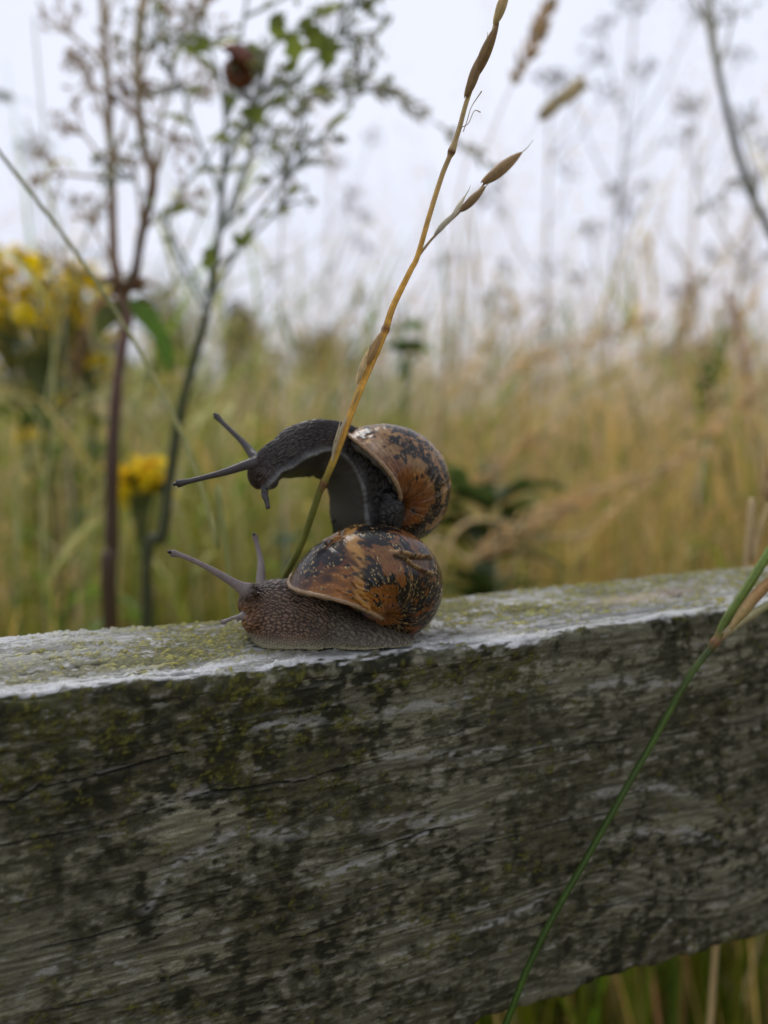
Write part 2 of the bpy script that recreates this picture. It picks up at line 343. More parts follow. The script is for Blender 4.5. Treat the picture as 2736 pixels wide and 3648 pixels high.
    # the worn arris: a ragged boundary between pale top and green front
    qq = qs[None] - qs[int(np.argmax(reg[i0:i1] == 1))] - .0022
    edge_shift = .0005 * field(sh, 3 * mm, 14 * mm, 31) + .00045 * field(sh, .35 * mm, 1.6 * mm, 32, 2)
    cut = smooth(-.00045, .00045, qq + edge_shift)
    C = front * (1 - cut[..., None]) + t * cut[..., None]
    # ---------------- relief
    disp = .00002 * fib + .00005 * fa + .00004 * fb + .00006 * g3 + .00009 * g2 + .00012 * g1 + .00035 * field(sh, 14 * mm, 40 * mm, 33)
    disp -= .0009 * crack + .0007 * tcrk + .0016 * hole - .0005 * np.exp(-((rr - .006) / .003) ** 2)
    disp += (.00034 * lic_m * (.6 + .5 * spk)) * cut + .00013 * moss_m * spk * (1 - cut) + .00007 * spk2
    ew = np.exp(-(qq / .0022) ** 2)
    disp -= ew * (.0003 + .00030 * field(sh, 3 * mm, 5 * mm, 34) + .0004 * np.maximum(0, field(sh, 4 * mm, 12 * mm, 35)))
    V = np.zeros((nu, npn, 3)); uu_all = u[:, None]
    pv = np.broadcast_to(per[None, :, 0], (nu, npn)).copy(); pz = np.broadcast_to(per[None, :, 1], (nu, npn)).copy()
    D = np.zeros((nu, npn)); D[fine, i0:i1] = disp
    low_wob = np.interp(u, uu, field((nf, 1), 1, 30 * mm, 36).ravel() * .0007)
    bot_rag = np.interp(u, uu, field((nf, 1), 1, 5 * mm, 37, 3).ravel() * .0006)
    pv += per[None, :, 2] * D; pz += per[None, :, 3] * D
    pz[:, reg >= 1] += 0; pz += (per[:, 1] > -.004)[None] * low_wob[:, None] * .6
    pz += (per[:, 1] < -RH + .0035)[None] * bot_rag[:, None]
    # back top edge a little chipped
    pz[:, i1 - 3:i1] -= np.interp(u, uu, np.maximum(0, field((nf, 1), 1, 4 * mm, 38, 3).ravel()) * .0007)[:, None]
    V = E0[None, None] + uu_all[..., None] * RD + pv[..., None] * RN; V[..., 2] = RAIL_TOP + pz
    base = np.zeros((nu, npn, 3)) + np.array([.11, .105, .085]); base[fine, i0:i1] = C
    base[:4] = base[4:5].mean((0, 1)); base[-4:] = base[-5:-4].mean((0, 1))
    Fq = grid_faces(nu, npn, True)
    return V.reshape(-1, 3), Fq, base.reshape(-1, 3)
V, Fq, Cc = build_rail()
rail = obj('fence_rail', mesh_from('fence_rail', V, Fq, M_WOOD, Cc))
tag(rail, 'weathered grey wooden fence rail with green algae and yellow lichen carrying the snails', 'fence rail')

# posts that carry the rail, beyond both ends of the view
def post(u0):
    base = E0 + u0 * RD + (RTK + .045) * RN
    rows = []; cc = []
    zs = np.concatenate([np.linspace(0, 1.05, 22), [1.075]])
    rg = np.random.default_rng(int(abs(u0) * 100))
    for i, z in enumerate(zs):
        s = .043 if i < len(zs) - 1 else .034
        a = np.linspace(0, 2 * np.pi, 32, endpoint=False); r = s / np.maximum(np.abs(np.cos(a)), np.abs(np.sin(a))) ** .9 + rg.normal(0, .0006, 32)
        rows.append(np.stack([r * np.cos(a) * RD[0] + r * np.sin(a) * RN[0], r * np.cos(a) * RD[1] + r * np.sin(a) * RN[1], np.full(32, z)], -1))
        cc.append(np.array([.17, .16, .13]) * rg.uniform(.6, 1.3, (32, 1)))
    n = len(zs); Vp = np.vstack(rows + [np.array([[0, 0, 1.08]])]); Fp = [tuple(f) for f in grid_faces(n, 32, True)]
    Fp += [((n - 1) * 32 + j, (n - 1) * 32 + (j + 1) % 32, n * 32) for j in range(32)]
    o = obj('fence_post', mesh_from('fence_post', Vp, Fp, M_WOOD, np.vstack(cc + [np.array([[.2, .2, .18]])])), loc=(base[0], base[1], 0))
    return o
tag(post(-.92), 'square weathered fence post behind the nearer end of the rail', 'fence post', 'posts of the wooden fence')
tag(post(1.02), 'square weathered fence post behind the farther end of the rail', 'fence post', 'posts of the wooden fence')

# ------------------------------------------------------------------ snails
SHELLS = {'up': ([0.0096, 1.0109, 0.8498, 0.7999, 3.0006, 0.138, 1.0939, -1.5903, 1.7795, 1408.18, 1786.92, 0.185, -0.3168], .181, .189),
          'low': ([0.0094, 1.2001, 1.291, 1.3442, 2.1679, -0.1724, 0.5861, -2.4579, 1.7384, 1343.21, 2129.12, 0.4049, 0.0246], .1775, .180)}
def shell_xyz(x, T, Ph, sc=1.0):
    Rc = x[0]; c = Rc * x[1] * sc; d = Rc * x[2] * sc; b = Rc * x[3]; k = math.log(x[4]) / (2 * math.pi)
    Tt = T + x[5] * np.sin(Ph) + x[11] * (np.cos(Ph) - 1); e = np.exp(k * Tt)
    uu = c * np.cos(Ph); vv = d * np.sin(Ph); a = x[12]
    r = e * (Rc + np.maximum(uu * math.cos(a) - vv * math.sin(a), -.99 * Rc)); z = e * (b + uu * math.sin(a) + vv * math.cos(a))
    return np.stack([r * np.cos(Tt), r * np.sin(Tt), z], -1)
def build_shell(which, root):
    x, d0, d1 = SHELLS[which]; x = list(x); x[0] *= d1 / d0
    R = rotv(x[6:9]); ctr = at(x[9], x[10], d1); cen = np.array([0, 0, x[0] * x[3] * .75])
    th = np.concatenate([np.linspace(-2 * np.pi * 3.6, -2 * np.pi * 1.05, 70, endpoint=False), np.linspace(-2 * np.pi * 1.05, 0, 480)])
    nph = 210; ph = np.linspace(0, 2 * np.pi, nph, endpoint=False); n = len(th)
    T, Ph = np.meshgrid(th, ph, indexing='ij')
    # random fields in the shell's own coordinates (theta x phi), same grid for the last whorl
    def fld(ct, cp, seed, o=1, g=.6):            # ct in radians of theta, cp in radians of phi
        dth = 2 * np.pi * 1.05 / 480; dph = 2 * np.pi / nph; return field((n, nph), cp / dph, ct / dth, seed, o, g)
    sd = 50 if which == 'low' else 80
    grow = fld(.05, 2.5, sd, 2, .8); fine = fld(.02, 1.2, sd + 1, 2, .8); vein = fld(.10, .10, sd + 2, 3, .65); vein2 = fld(.045, .09, sd + 3, 2, .7)
    edge = fld(.10, .10, sd + 4, 3, .7); bigp = fld(.55, .45, sd + 5, 2); flk = fld(.03, .10, sd + 6, 2, .7)
    wth = T + .05 * vein; wph = np.mod(Ph + .06 * vein2 + math.pi, 2 * np.pi) - math.pi
    def mixc(c, c2, m): return c * (1 - m[..., None]) + np.array(c2) * m[..., None]
    def blob(t0, p0, rt, rp): return np.exp(-(((wth - t0) / rt) ** 2 + ((wph - p0) / rp) ** 2))
    dark = np.zeros(T.shape)
    if which == 'low':
        spots = [(-1.12, .02, .16, .30), (-1.25, -.25, .2, .2), (-.74, .80, .10, .17), (-.76, 1.0, .09, .15), (-.95, .25, .08, .14), (-1.3, 1.25, .08, .12), (-1.9, 1.35, .14, .12), (-1.75, .75, .09, .13), (-.95, 1.25, .07, .10), (-.56, .25, .13, .20), (-.34, .06, .10, .20), (-.40, -.2, .15, .2),
                 (-1.12, 1.50, .16, .16), (-1.30, 1.62, .14, .16), (-1.62, 1.10, .18, .24), (-1.64, 1.66, .17, .14), (-1.9, .30, .16, .26), (-2.36, 1.66, .22, .14), (-2.1, .95, .18, .18),
                 (-2.23, .38, .14, .2), (-1.42, .95, .08, .2), (-2.6, 1.2, .2, .2), (-1.45, .3, .09, .16)]
        base = np.zeros(T.shape + (3,)) + np.array([.150, .062, .017])
        base = mixc(base, (.165, .052, .007), smooth(.75, 1.5, wph + .12 * bigp) * (wph > 0))
        base = mixc(base, (.040, .015, .009), smooth(-.80, -.62, T - .0 + .35 * (wph - .65)) * smooth(1.05, .45, wph) * .85)
        base = mixc(base, (.195, .070, .009), smooth(-.75, -.4, T) * smooth(.45, .85, wph + .1 * edge) * .9)
        base = mixc(base, (.27, .145, .048), np.exp(-((T + .74 - .42 * (wph - .3)) / .09) ** 2) * .0 + .35 * smooth(.3, 1.5, bigp))
        halo = (.075, .018, .007)
    else:
        spots = [(-.47, 1.18, .09, .11), (-.52, 1.30, .08, .10), (-.66, 1.42, .13, .10), (-.52, 1.60, .06, .09), (-.85, 1.30, .10, .08), (-1.12, 1.45, .13, .12), (-1.3, 1.50, .13, .11), (-1.47, 1.42, .14, .10),
                 (-1.72, 1.50, .14, .12), (-1.92, 1.56, .15, .12), (-2.2, 1.50, .16, .12), (-2.5, 1.44, .2, .13), (-.86, .82, .12, .13), (-.20, .74, .10, .12), (-1.62, .96, .2, .13), (-1.05, .9, .1, .08), (-2.1, .98, .2, .12), (-.6, .7, .1, .1),
                 (-2.45, 2.25, .1, .07), (-1.1, .35, .4, .15), (-2.2, .3, .4, .16)]
        base = np.zeros(T.shape + (3,)) + np.array([.245, .135, .050])
        base = mixc(base, (.125, .036, .006), smooth(1.45, 2.0, wph + .1 * bigp) * (wph > 0) * .92)
        base = mixc(base, (.50, .36, .24), np.exp(-(((T + .13) / .16) ** 2 + ((wph - 1.2) / .28) ** 2)) * .8)
        base = mixc(base, (.24, .10, .028), smooth(-.9, -.6, -np.abs(wph)) * 0)
        halo = (.090, .028, .010)
    for s in spots: dark = np.maximum(dark, blob(s[0], s[1], s[2] * 1.55, s[3] * 1.5))
    dark = np.maximum(dark, .8 * smooth(.5, 1.5, bigp + .5 * edge) * (wph > -.3) * (wph < 1.75) * smooth(-.15, -.4, T))
    band = sum(np.exp(-((wph - p0) / .16) ** 2) for p0 in (-1.9, -1.0, -.2, .8, 1.6))      # the far side carries the same broken bands
    far = smooth(-2.2, -3.0, T) + smooth(-.25, -.6, wph) + (wph < -1.5)
    dark = np.maximum(dark, band * smooth(-.2, .5, bigp + .4 * edge) * np.clip(far, 0, 1))
    dm = dark + .17 * edge + .10 * vein2 + .05 * grow
    c = base * np.exp(.08 * grow + .07 * fine + .20 * edge)[..., None]
    c = mixc(c, halo, smooth(.16, .42, dm) * .85)
    c = mixc(c, (.006, .005, .005), smooth(.35, .42, dm))
    # pale wriggling flecks of periostracum and fine growth threads
    fleck = smooth(.22, .05, np.abs(flk + .35 * vein)) * smooth(-.3, .6, edge + .3 * bigp + .3 * vein2)
    c = mixc(c, (.50, .34, .14) if which == 'low' else (.46, .30, .13), fleck * (.85 if which == 'low' else .65) * (.45 + .55 * smooth(.2, .6, dm)))
    thread = smooth(1.5, 2.3, fine + .4 * grow); c = mixc(c, (.46, .29, .11), thread * .22)
    dthread = smooth(1.3, 2.2, -fine - .5 * grow); c = mixc(c, (.09, .035, .014), dthread * .35)
    relief = .00004 * grow + .00003 * fine + .00004 * fleck + .00005 * thread
    if which == 'low':
        vline = T + .64 + .62 * (.65 - wph)          # old growth stop running over the whorl
        vx = np.where(wph < .65, T + .64 + .28 * (.65 - wph) * .9, T + .64 - .71 * (wph - .65))
        relief += .00035 * smooth(.035, -.0, vx) * smooth(-.25, -.0, vx) - .00010 * np.exp(-((vx - .012) / .012) ** 2)
        c = mixc(c, (.045, .018, .009), np.exp(-((vx - .018) / .016) ** 2) * .85)
        c = mixc(c, (.36, .185, .045), np.exp(-((vx + .09) / .07) ** 2) * .75 * (1 - .8 * smooth(.4, .6, dm)))
        # healed break: two raised torn flanges round a sunken dull patch
        fa = np.clip((-T - 1.17) / .72, 0, 1); act = smooth(-1.12, -1.2, T) * smooth(-1.98, -1.85, T)
        p_up = .58 - .30 * fa + .10 * np.sin(fa * math.pi); p_dn = .62 + .02 * fa + .13 * np.sin(fa * math.pi)
        up_r = np.exp(-((Ph - p_up - .012 * vein) / .030) ** 2) * act; dn_r = np.exp(-((Ph - p_dn - .012 * vein) / .032) ** 2) * act
        inside = smooth(p_up, p_up + .04, Ph) * smooth(p_dn, p_dn - .04, Ph) * act
        relief += .0013 * np.maximum(up_r, dn_r) * (1 + .35 * edge) - .00045 * inside
        c = mixc(c, (.085, .038, .014), inside * .8); c = mixc(c, (.46, .29, .12), np.maximum(up_r, dn_r) * smooth(-1, .5, vein2) * .8)
        c = mixc(c, (.05, .02, .01), np.exp(-((Ph - p_dn - .075) / .035) ** 2) * act * .9)
        c = mixc(c, (.03, .013, .007), np.exp(-((Ph - p_up - .06) / .03) ** 2) * act * .8)
    else:
        # chipped flaky area at the lip's top
        chip = np.exp(-(((T + .10) / .10) ** 2 + ((wph - 1.05) / .35) ** 2)); relief += .00018 * chip * edge
        c = mixc(c, (.30, .21, .15), smooth(.3, .8, chip + .15 * vein2) * smooth(-.2, .8, vein) * .7)
        c = mixc(c, (.05, .02, .012), np.exp(-(((wph - 1.60) / .045) ** 2 + ((T + .18) / .07) ** 2)) * .8)
    # lip rim fades to pale horn
    rim = smooth(-.055, -.02, T); c = mixc(c, (.27, .17, .085), rim * .8)
    Pl = shell_xyz(x, T, Ph)
    du = np.gradient(Pl, axis=0); dp = (np.roll(Pl, -1, 1) - np.roll(Pl, 1, 1)); N = norm(np.cross(dp, du))
    ctrl = shell_xyz(x, T, Ph, .5); sgn = np.sign(((Pl - ctrl) * N).sum(-1, keepdims=True)); N *= sgn
    kk = np.exp(math.log(x[4]) / (2 * math.pi) * np.maximum(T, -8))[..., None]
    Pl = Pl + N * relief[..., None] * kk
    # inner wall seen behind the lip
    thi = np.linspace(0, -1.0, 14)[1:]; Ti, Pi = np.meshgrid(np.concatenate([[0.0], thi]), ph, indexing='ij'); Pin = shell_xyz(x, Ti, Pi, .955)
    Vs = np.concatenate([Pl.reshape(-1, 3), Pin.reshape(-1, 3)]); cs = np.concatenate([c.reshape(-1, 3), np.tile(np.array([.24, .17, .11]), (Pin.shape[0] * nph, 1))])
    Fs = grid_faces(n + 14, nph, True)
    W = (Vs - cen) @ R.T + ctr
    sh = obj('shell', mesh_from('shell', rel(W, root), Fs, M_SHELL, cs), root)
    # thickened lip
    pl = np.linspace(0, 2 * np.pi, 161); L = shell_xyz(x, np.zeros(161) - .008, pl, .985); L = (L - cen) @ R.T + ctr
    wob = .00004 * np.sin(pl * 23) + .00004 * np.sin(pl * 41 + 1)
    Vl, Fl = tube_geo(L, .00050 + wob, 10, cap=False)
    cl = np.tile(np.array([.25, .16, .085]), (len(Vl), 1)) * np.random.default_rng(sd).uniform(.88, 1.12, (161, 1)).repeat(10, 0)
    obj('lip', mesh_from('lip', rel(Vl, root), Fl, M_SHELL, cl), sh)
    Lm = (shell_xyz(x, np.zeros(161) + .0, pl, .80 if which == 'low' else .74) - cen) @ R.T + ctr; Vm, Fm = tube_geo(Lm, (.00105 if which == 'low' else .0009) + .00012 * np.sin(pl * 9) + .0001 * np.sin(pl * 17), 14, cap=False)
    mc = np.array([.125, .105, .068]) if which == 'low' else np.array([.075, .064, .052])
    obj('mantle', mesh_from('mantle', rel(Vm, root), Fm, M_SKIN, np.tile(mc, (len(Vm), 1)) * np.random.default_rng(sd + 9).uniform(.8, 1.2, (len(Vm), 1))), root)
    return sh

PROF = np.array([(0, 0), (.5, 0), (.9, 0), (1.01, .008), (1.03, .035), (.985, .085), (.925, .16), (.90, .28), (.87, .42), (.80, .58), (.68, .74), (.50, .88), (.27, .97), (0, 1.0)])
def build_body(stations, tents, blobs, root, which, upright=False):
    """stations: sole point, roll, half width, height; a D-shaped loft from tail to head, tentacles grown out of it."""
    P = catmull([s[0] for s in stations], 150); S = catmull([[s[1], s[2], s[3]] for s in stations], 150)
    T = norm(np.gradient(P, axis=0)); roll, hw, h = np.radians(S[:, 0]), np.maximum(S[:, 1], .0004), np.maximum(S[:, 2], .0004)
    Y = np.array([0, 1., 0]); L = norm(Y - T * (T @ Y)[:, None]); D = np.cross(L, T)
    if upright: L = np.tile(Y, (150, 1)); D = np.tile(np.array([0, 0, 1.]), (150, 1))
    Lr = L * np.cos(roll)[:, None] - D * np.sin(roll)[:, None]; Dr = D * np.cos(roll * .12)[:, None] + L * np.sin(roll * .12)[:, None]; Dn = np.cross(Lr, T) if not upright else D
    pr_ = PROF.copy(); pr_[:3, 1] -= 0 if upright else np.array([.075, .06, .015]); pc = catmull(pr_, 40); prof = np.vstack([pc, (pc * [-1, 1])[-2:0:-1]]); m = len(prof)
    i = np.linspace(0, 1, 150); capT = np.sqrt(np.clip(1 - (np.clip((.05 - i) / .05, 0, 1)) ** 2, 0.02, 1)); capH = np.sqrt(np.clip(1 - (np.clip((i - .93) / .07, 0, 1)) ** 2, 0.02, 1)); cp = capT * capH
    mid = P + Dr * (h * .45)[:, None]
    V = P[:, None] + Lr[:, None] * (prof[None, :, 0:1] * hw[:, None, None]) + Dr[:, None] * (prof[None, :, 1:2] * h[:, None, None])
    V = mid[:, None] + (V - mid[:, None]) * cp[:, None, None]
    parts = []
    Vb = V.reshape(-1, 3); Fb = [tuple(f) for f in grid_faces(150, m, True)]
    Vb = np.vstack([Vb, mid[0], mid[-1]]); k = 150 * m
    for j in range(m): Fb += [(k, (j + 1) % m, j), (k + 1, 149 * m + j, 149 * m + (j + 1) % m)]
    parts.append((Vb, Fb))
    tlines = []
    for pts, rad in tents:
        Q = catmull(pts, 60); r = np.interp(np.linspace(0, 1, 60), np.linspace(0, 1, len(rad)), rad)
        tl = np.linspace(0, 1, 60); r = r * np.sqrt(np.clip(1 - np.clip((tl - .97) / .03, 0, 1) ** 2, .02, 1))
        parts.append(tube_geo(Q, r, 14)); tlines.append((Q, r))
    for c0, rx in blobs:
        a = np.linspace(0, math.pi, 17); b = np.linspace(0, 2 * np.pi, 24, endpoint=False); A, B = np.meshgrid(a, b, indexing='ij')
        Sp = np.stack([np.sin(A) * np.cos(B), np.sin(A) * np.sin(B), np.cos(A)], -1).reshape(-1, 3) * np.array(rx) + c0
        parts.append((Sp, [tuple(f) for f in grid_faces(17, 24, True)]))
    Va, Fa, _ = join_geo([(p[0] * 1000, p[1]) for p in parts])          # millimetres for the voxel union
    tmp = bpy.data.objects.new('tmp', mesh_from('tmp', Va, Fa)); col.objects.link(tmp)
    md = tmp.modifiers.new('r', 'REMESH'); md.mode = 'VOXEL'; md.voxel_size = .19
    sm = tmp.modifiers.new('s', 'SMOOTH'); sm.iterations = 5; sm.factor = .5
    dg = bpy.context.evaluated_depsgraph_get(); me = bpy.data.meshes.new_from_object(tmp.evaluated_get(dg))
    bpy.data.objects.remove(tmp)
    nv = len(me.vertices); co = np.zeros(nv * 3); me.vertices.foreach_get('co', co); co = co.reshape(-1, 3) / 1000
    no = np.zeros(nv * 3); me.vertices.foreach_get('normal', no); no = no.reshape(-1, 3)
    # local coordinates along / around the body
    sl = np.concatenate([[0], np.cumsum(np.linalg.norm(np.diff(mid, axis=0), axis=1))])
    idx = np.zeros(nv, int)
    for a in range(0, nv, 20000):
        d = ((co[a:a + 20000, None] - mid[None]) ** 2).sum(-1); idx[a:a + 20000] = d.argmin(1)
    Tm = norm(np.gradient(mid, axis=0)); off = co - mid[idx]; s = sl[idx] + (off * Tm[idx]).sum(1)
    ga = (Lr * Dr).sum(1)[idx]; pa = (off * Lr[idx]).sum(1); pb = (off * Dr[idx]).sum(1); lat = (pa - ga * pb) / (1 - ga ** 2); upv = (pb - ga * pa) / (1 - ga ** 2) + .45 * h[idx]
    ang = np.arctan2(lat, upv - .12 * h[idx]); t = ang * (hw[idx] + h[idx]) * .5
    un = upv / h[idx]; ln = lat / hw[idx]
    ventral = (no * Dn[idx]).sum(1)
    sole = smooth(-.55, -.85, ventral) * smooth(.30, .12, un) * smooth(1.02, .90, np.abs(ln))
    fringe = smooth(.22, .08, un) * (1 - sole)
    tent = np.zeros(nv); tpos = np.zeros(nv)
    for Q, r in tlines:
        for a in range(0, nv, 20000):
            d = np.sqrt(((co[a:a + 20000, None] - Q[None]) ** 2).sum(-1)); j = d.argmin(1); near = d.min(1)
            mk = smooth(1.5, 1.15, near / r[j]) * smooth(5, 14, j); tent[a:a + 20000] = np.maximum(tent[a:a + 20000], mk)
            tpos[a:a + 20000] = np.where(mk > .3, j / 59., tpos[a:a + 20000])
    # tubercles: cells elongated along the body, finer towards the fringe and the head
    sz = .00092 if which == 'low' else .00084
    rg = np.random.default_rng(5); wv = .00016 * (np.sin(s * 2600 + t * 1500) + np.sin(t * 2100 - s * 900))
    el = (1.35 if which == 'low' else 1.95) + .5 * smooth(.55, .95, un)
    f1, f2 = worley((s + wv) / (sz * el) + 50, (t + wv) / sz + 50, 3); cell = f2 - f1
    g1, g2_ = worley((s) / (sz * .62) + 90, (t) / (sz * .62) + 90, 9); cellf = g2_ - g1
    fr2 = smooth(.30, .16, un); cc = cell * (1 - fr2) + cellf * fr2
    bump = smooth(.03, .50, cc) * (1 - tent * .85) * (1 - sole)
    amp = (.00026 if which == 'low' else .00022) * (1 - .45 * fr2)
    low_n = np.sin(s * 700 + 1.3) * np.sin(t * 500) * .00012
    frill = (np.sin(s * 3600 + 2 * np.sin(s * 900)) * .00008 + np.sin(s * 620 + 1.5 * np.sin(s * 300)) * .00022) * smooth(.16, .06, un) * (1 - sole)
    co2 = co + no * ((amp * (bump - .5) + low_n) * (1 - tent) * (1 - sole) + frill)[:, None]
    hs_ = s / sl[-1]
    if which == 'low':
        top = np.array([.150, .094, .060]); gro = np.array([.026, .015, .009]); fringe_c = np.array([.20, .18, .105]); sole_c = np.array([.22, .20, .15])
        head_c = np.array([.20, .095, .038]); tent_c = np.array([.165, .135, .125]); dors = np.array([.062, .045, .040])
        headm = smooth(.80, .97, hs_) * smooth(.95, .5, un)
        tailm = smooth(.62, .35, hs_); top_v = top[None] * (1 - tailm[:, None]) + np.array([.125, .110, .080]) * tailm[:, None]
        gro_v = gro[None] * (1 - .6 * tailm[:, None]) + np.array([.075, .068, .05]) * .6 * tailm[:, None]
    else:
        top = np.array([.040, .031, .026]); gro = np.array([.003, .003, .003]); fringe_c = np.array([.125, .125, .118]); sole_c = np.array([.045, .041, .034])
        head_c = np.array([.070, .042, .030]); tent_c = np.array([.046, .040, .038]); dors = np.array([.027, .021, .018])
        headm = smooth(.88, 1.0, hs_) * .7
        top_v = np.tile(top, (nv, 1)); gro_v = np.tile(gro, (nv, 1))
        colm = smooth(.60, .35, hs_); top_v = top_v * (1 - colm[:, None]) + np.array([.036, .033, .030]) * colm[:, None]
    dm = smooth(.72, 1.0, un) * .8
    top_v = top_v * (1 - dm[:, None]) + dors * dm[:, None]
    top_v = top_v * (1 - headm[:, None]) + head_c * headm[:, None]; gro_v = gro_v * (1 - .6 * headm[:, None]) + head_c * .35 * .6 * headm[:, None]
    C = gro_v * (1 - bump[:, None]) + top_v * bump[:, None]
    C = C * (1 + .22 * np.sin(s * 310 + 1.1 + 1.5 * np.sin(t * 260)) * np.cos(t * 230 + .6))[:, None]
    C = C * (1 - .65 * fringe[:, None]) + fringe_c * (.45 + .55 * bump[:, None]) * .65 * fringe[:, None]
    rim = smooth(.10, .03, un) * (1 - sole); C = C * (1 - .7 * rim[:, None]) + fringe_c * 1.15 * .7 * rim[:, None]
    C = C * (1 - sole[:, None]) + sole_c * (1 - .12 * np.sin(s * 2200)[:, None] * smooth(.5, .9, np.abs(ln))[:, None]) * sole[:, None]
    tcol = tent_c[None] * (1 - .25 * smooth(.85, 1., tpos)[:, None]) * (1 + .5 * smooth(.35, .0, tpos)[:, None] * (ventral < 0)[:, None])
    tg = .85 + .3 * smooth(.05, .4, worley(s / .00035, t / .00035, 4)[0])
    C = C * (1 - tent[:, None]) + tcol * tg[:, None] * tent[:, None]
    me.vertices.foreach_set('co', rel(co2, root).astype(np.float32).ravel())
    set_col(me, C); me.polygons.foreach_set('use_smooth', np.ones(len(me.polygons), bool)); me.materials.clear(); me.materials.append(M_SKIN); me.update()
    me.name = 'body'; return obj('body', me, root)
def sphere_geo(r, n=10, m=14):
    a = np.linspace(0, math.pi, n); b = np.linspace(0, 2 * np.pi, m, endpoint=False); A, B = np.meshgrid(a, b, indexing='ij')
    return np.stack([np.sin(A) * np.cos(B), np.sin(A) * np.sin(B), np.cos(A)], -1).reshape(-1, 3) * r, grid_faces(n, m, True)
def eye(pt, r, root):
    Vv, Ff = sphere_geo(r); obj('eye', mesh_from('eye', Vv, Ff, M_EYE), root, loc=rel(pt, root))

# lower snail, stretched out along the rail
DL = .1788
low = thing('snail', 'brown garden snail crawling on the fence rail under a dark snail', 'snail', tuple(onz(1180, 2290, RAIL_TOP)), 'garden snails')
low_st = []
for px, zo, tpy, hw in [(1484, .0, 2290, 2.6), (1462, 0, 2268, 5.0), (1420, 0, 2248, 6.8), (1360, 0, 2222, 8.0), (1280, 0, 2180, 8.8), (1196, 0, 2118, 8.2), (1160, 0, 2098, 9.2), (1110, 0, 2075, 9.3), (1030, 0, 2062, 9.2),
                        (970, 0, 2063, 8.4), (930, .6, 2070, 7.0), (900, 2.2, 2082, 5.6), (876, 4.0, 2098, 4.3), (860, 5.4, 2118, 3.0)]:
    x = (px - 1368) / F * DL; top = at(px, tpy, DL)
    p = np.array([x, .1748, RAIL_TOP + .0002 + zo * .001]); low_st.append((p, 0, hw * .001, max(top[2] - p[2], .0012)))
low_t = [([at(900, 2112, .1745), at(868, 2098, .173), at(825, 2072, .1715), at(740, 2022, .169), at(660, 1984, .167), at(606, 1968, .166)], [.0021, .0019, .00135, .00098, .0008, .00060, .00056, .00060, .00096]),
         ([at(935, 2100, .182), at(929, 2070, .183), at(930, 2010, .185), at(920, 1955, .187), at(906, 1904, .188)], [.0017, .0013, .00112, .00095, .00072, .00058, .00060, .00085]),
         ([at(880, 2185, .1745), at(855, 2197, .1735), at(822, 2205, .173), at(786, 2219, .1725)], [.0010, .0008, .00055, .00042, .0004]),
         ([at(885, 2195, .182), at(862, 2205, .183), at(845, 2214, .1835)], [.0008, .0006, .0004, .0004])]
build_body(low_st, low_t, [(at(893, 2150, .1775), (.0026, .0044, .0040)), (at(905, 2205, .1765), (.0026, .0052, .0026))], low, 'low', True)
eye(at(603, 1966, .1654), .00042, low); eye(at(904, 1903, .1873), .0004, low)
build_shell('low', low)

# upper snail, rearing off the lower shell with its neck arched over
upr = thing('snail', 'dark slate garden snail rearing up from the shell of another snail, neck arched over', 'snail', tuple(at(1290, 1890, .19)), 'garden snails')
up_st = []
for px, py, d, roll, hw, h in [(1420, 1945, .199, 30, 3.0, 3.0), (1380, 1958, .198, 35, 4.5, 5.5), (1315, 1955, .195, 40, 6.4, 8.0), (1262, 1925, .192, 42, 7.0, 10.5), (1240, 1860, .190, 42, 6.8, 11.5), (1233, 1790, .189, 42, 6.6, 11.5),
                               (1224, 1740, .188, 42, 6.6, 11.4), (1196, 1688, .187, 42, 6.5, 11.0), (1152, 1660, .185, 38, 6.3, 10.2), (1098, 1662, .183, 24, 5.6, 9.8), (1044, 1680, .181, 14, 5.0, 9.2), (1004, 1694, .180, 6, 4.2, 7.6),
                               (972, 1722, .179, 0, 3.7, 6.6), (950, 1744, .179, 0, 3.0, 5.6)]:
    up_st.append((at(px, py, d), roll, hw * .001, h * .001))
up_t = [([at(918, 1640, .183), at(897, 1615, .185), at(862, 1572, .187), at(810, 1522, .189), at(766, 1477, .191)], [.0016, .0013, .00105, .00085, .00066, .00058, .00060, .0009]),
        ([at(915, 1650, .177), at(885, 1654, .1755), at(800, 1682, .173), at(700, 1708, .171), at(626, 1725, .169)], [.0017, .0014, .00112, .00092, .00072, .00060, .00062, .00098]),
        ([at(938, 1715, .177), at(942, 1752, .1765), at(948, 1785, .176), at(957, 1815, .1755)], [.0008, .0007, .00064, .00062, .00078])]
build_body(up_st, up_t, [(at(925, 1685, .179), (.0027, .0034, .0037)), (at(964, 1716, .178), (.0018, .0026, .0017)), (at(1392, 1815, .1862), (.0032, .0048, .0060))], upr, 'up')
eye(at(765, 1475, .1904), .0004, upr); eye(at(623, 1725, .1683), .00042, upr)
build_shell('up', upr)

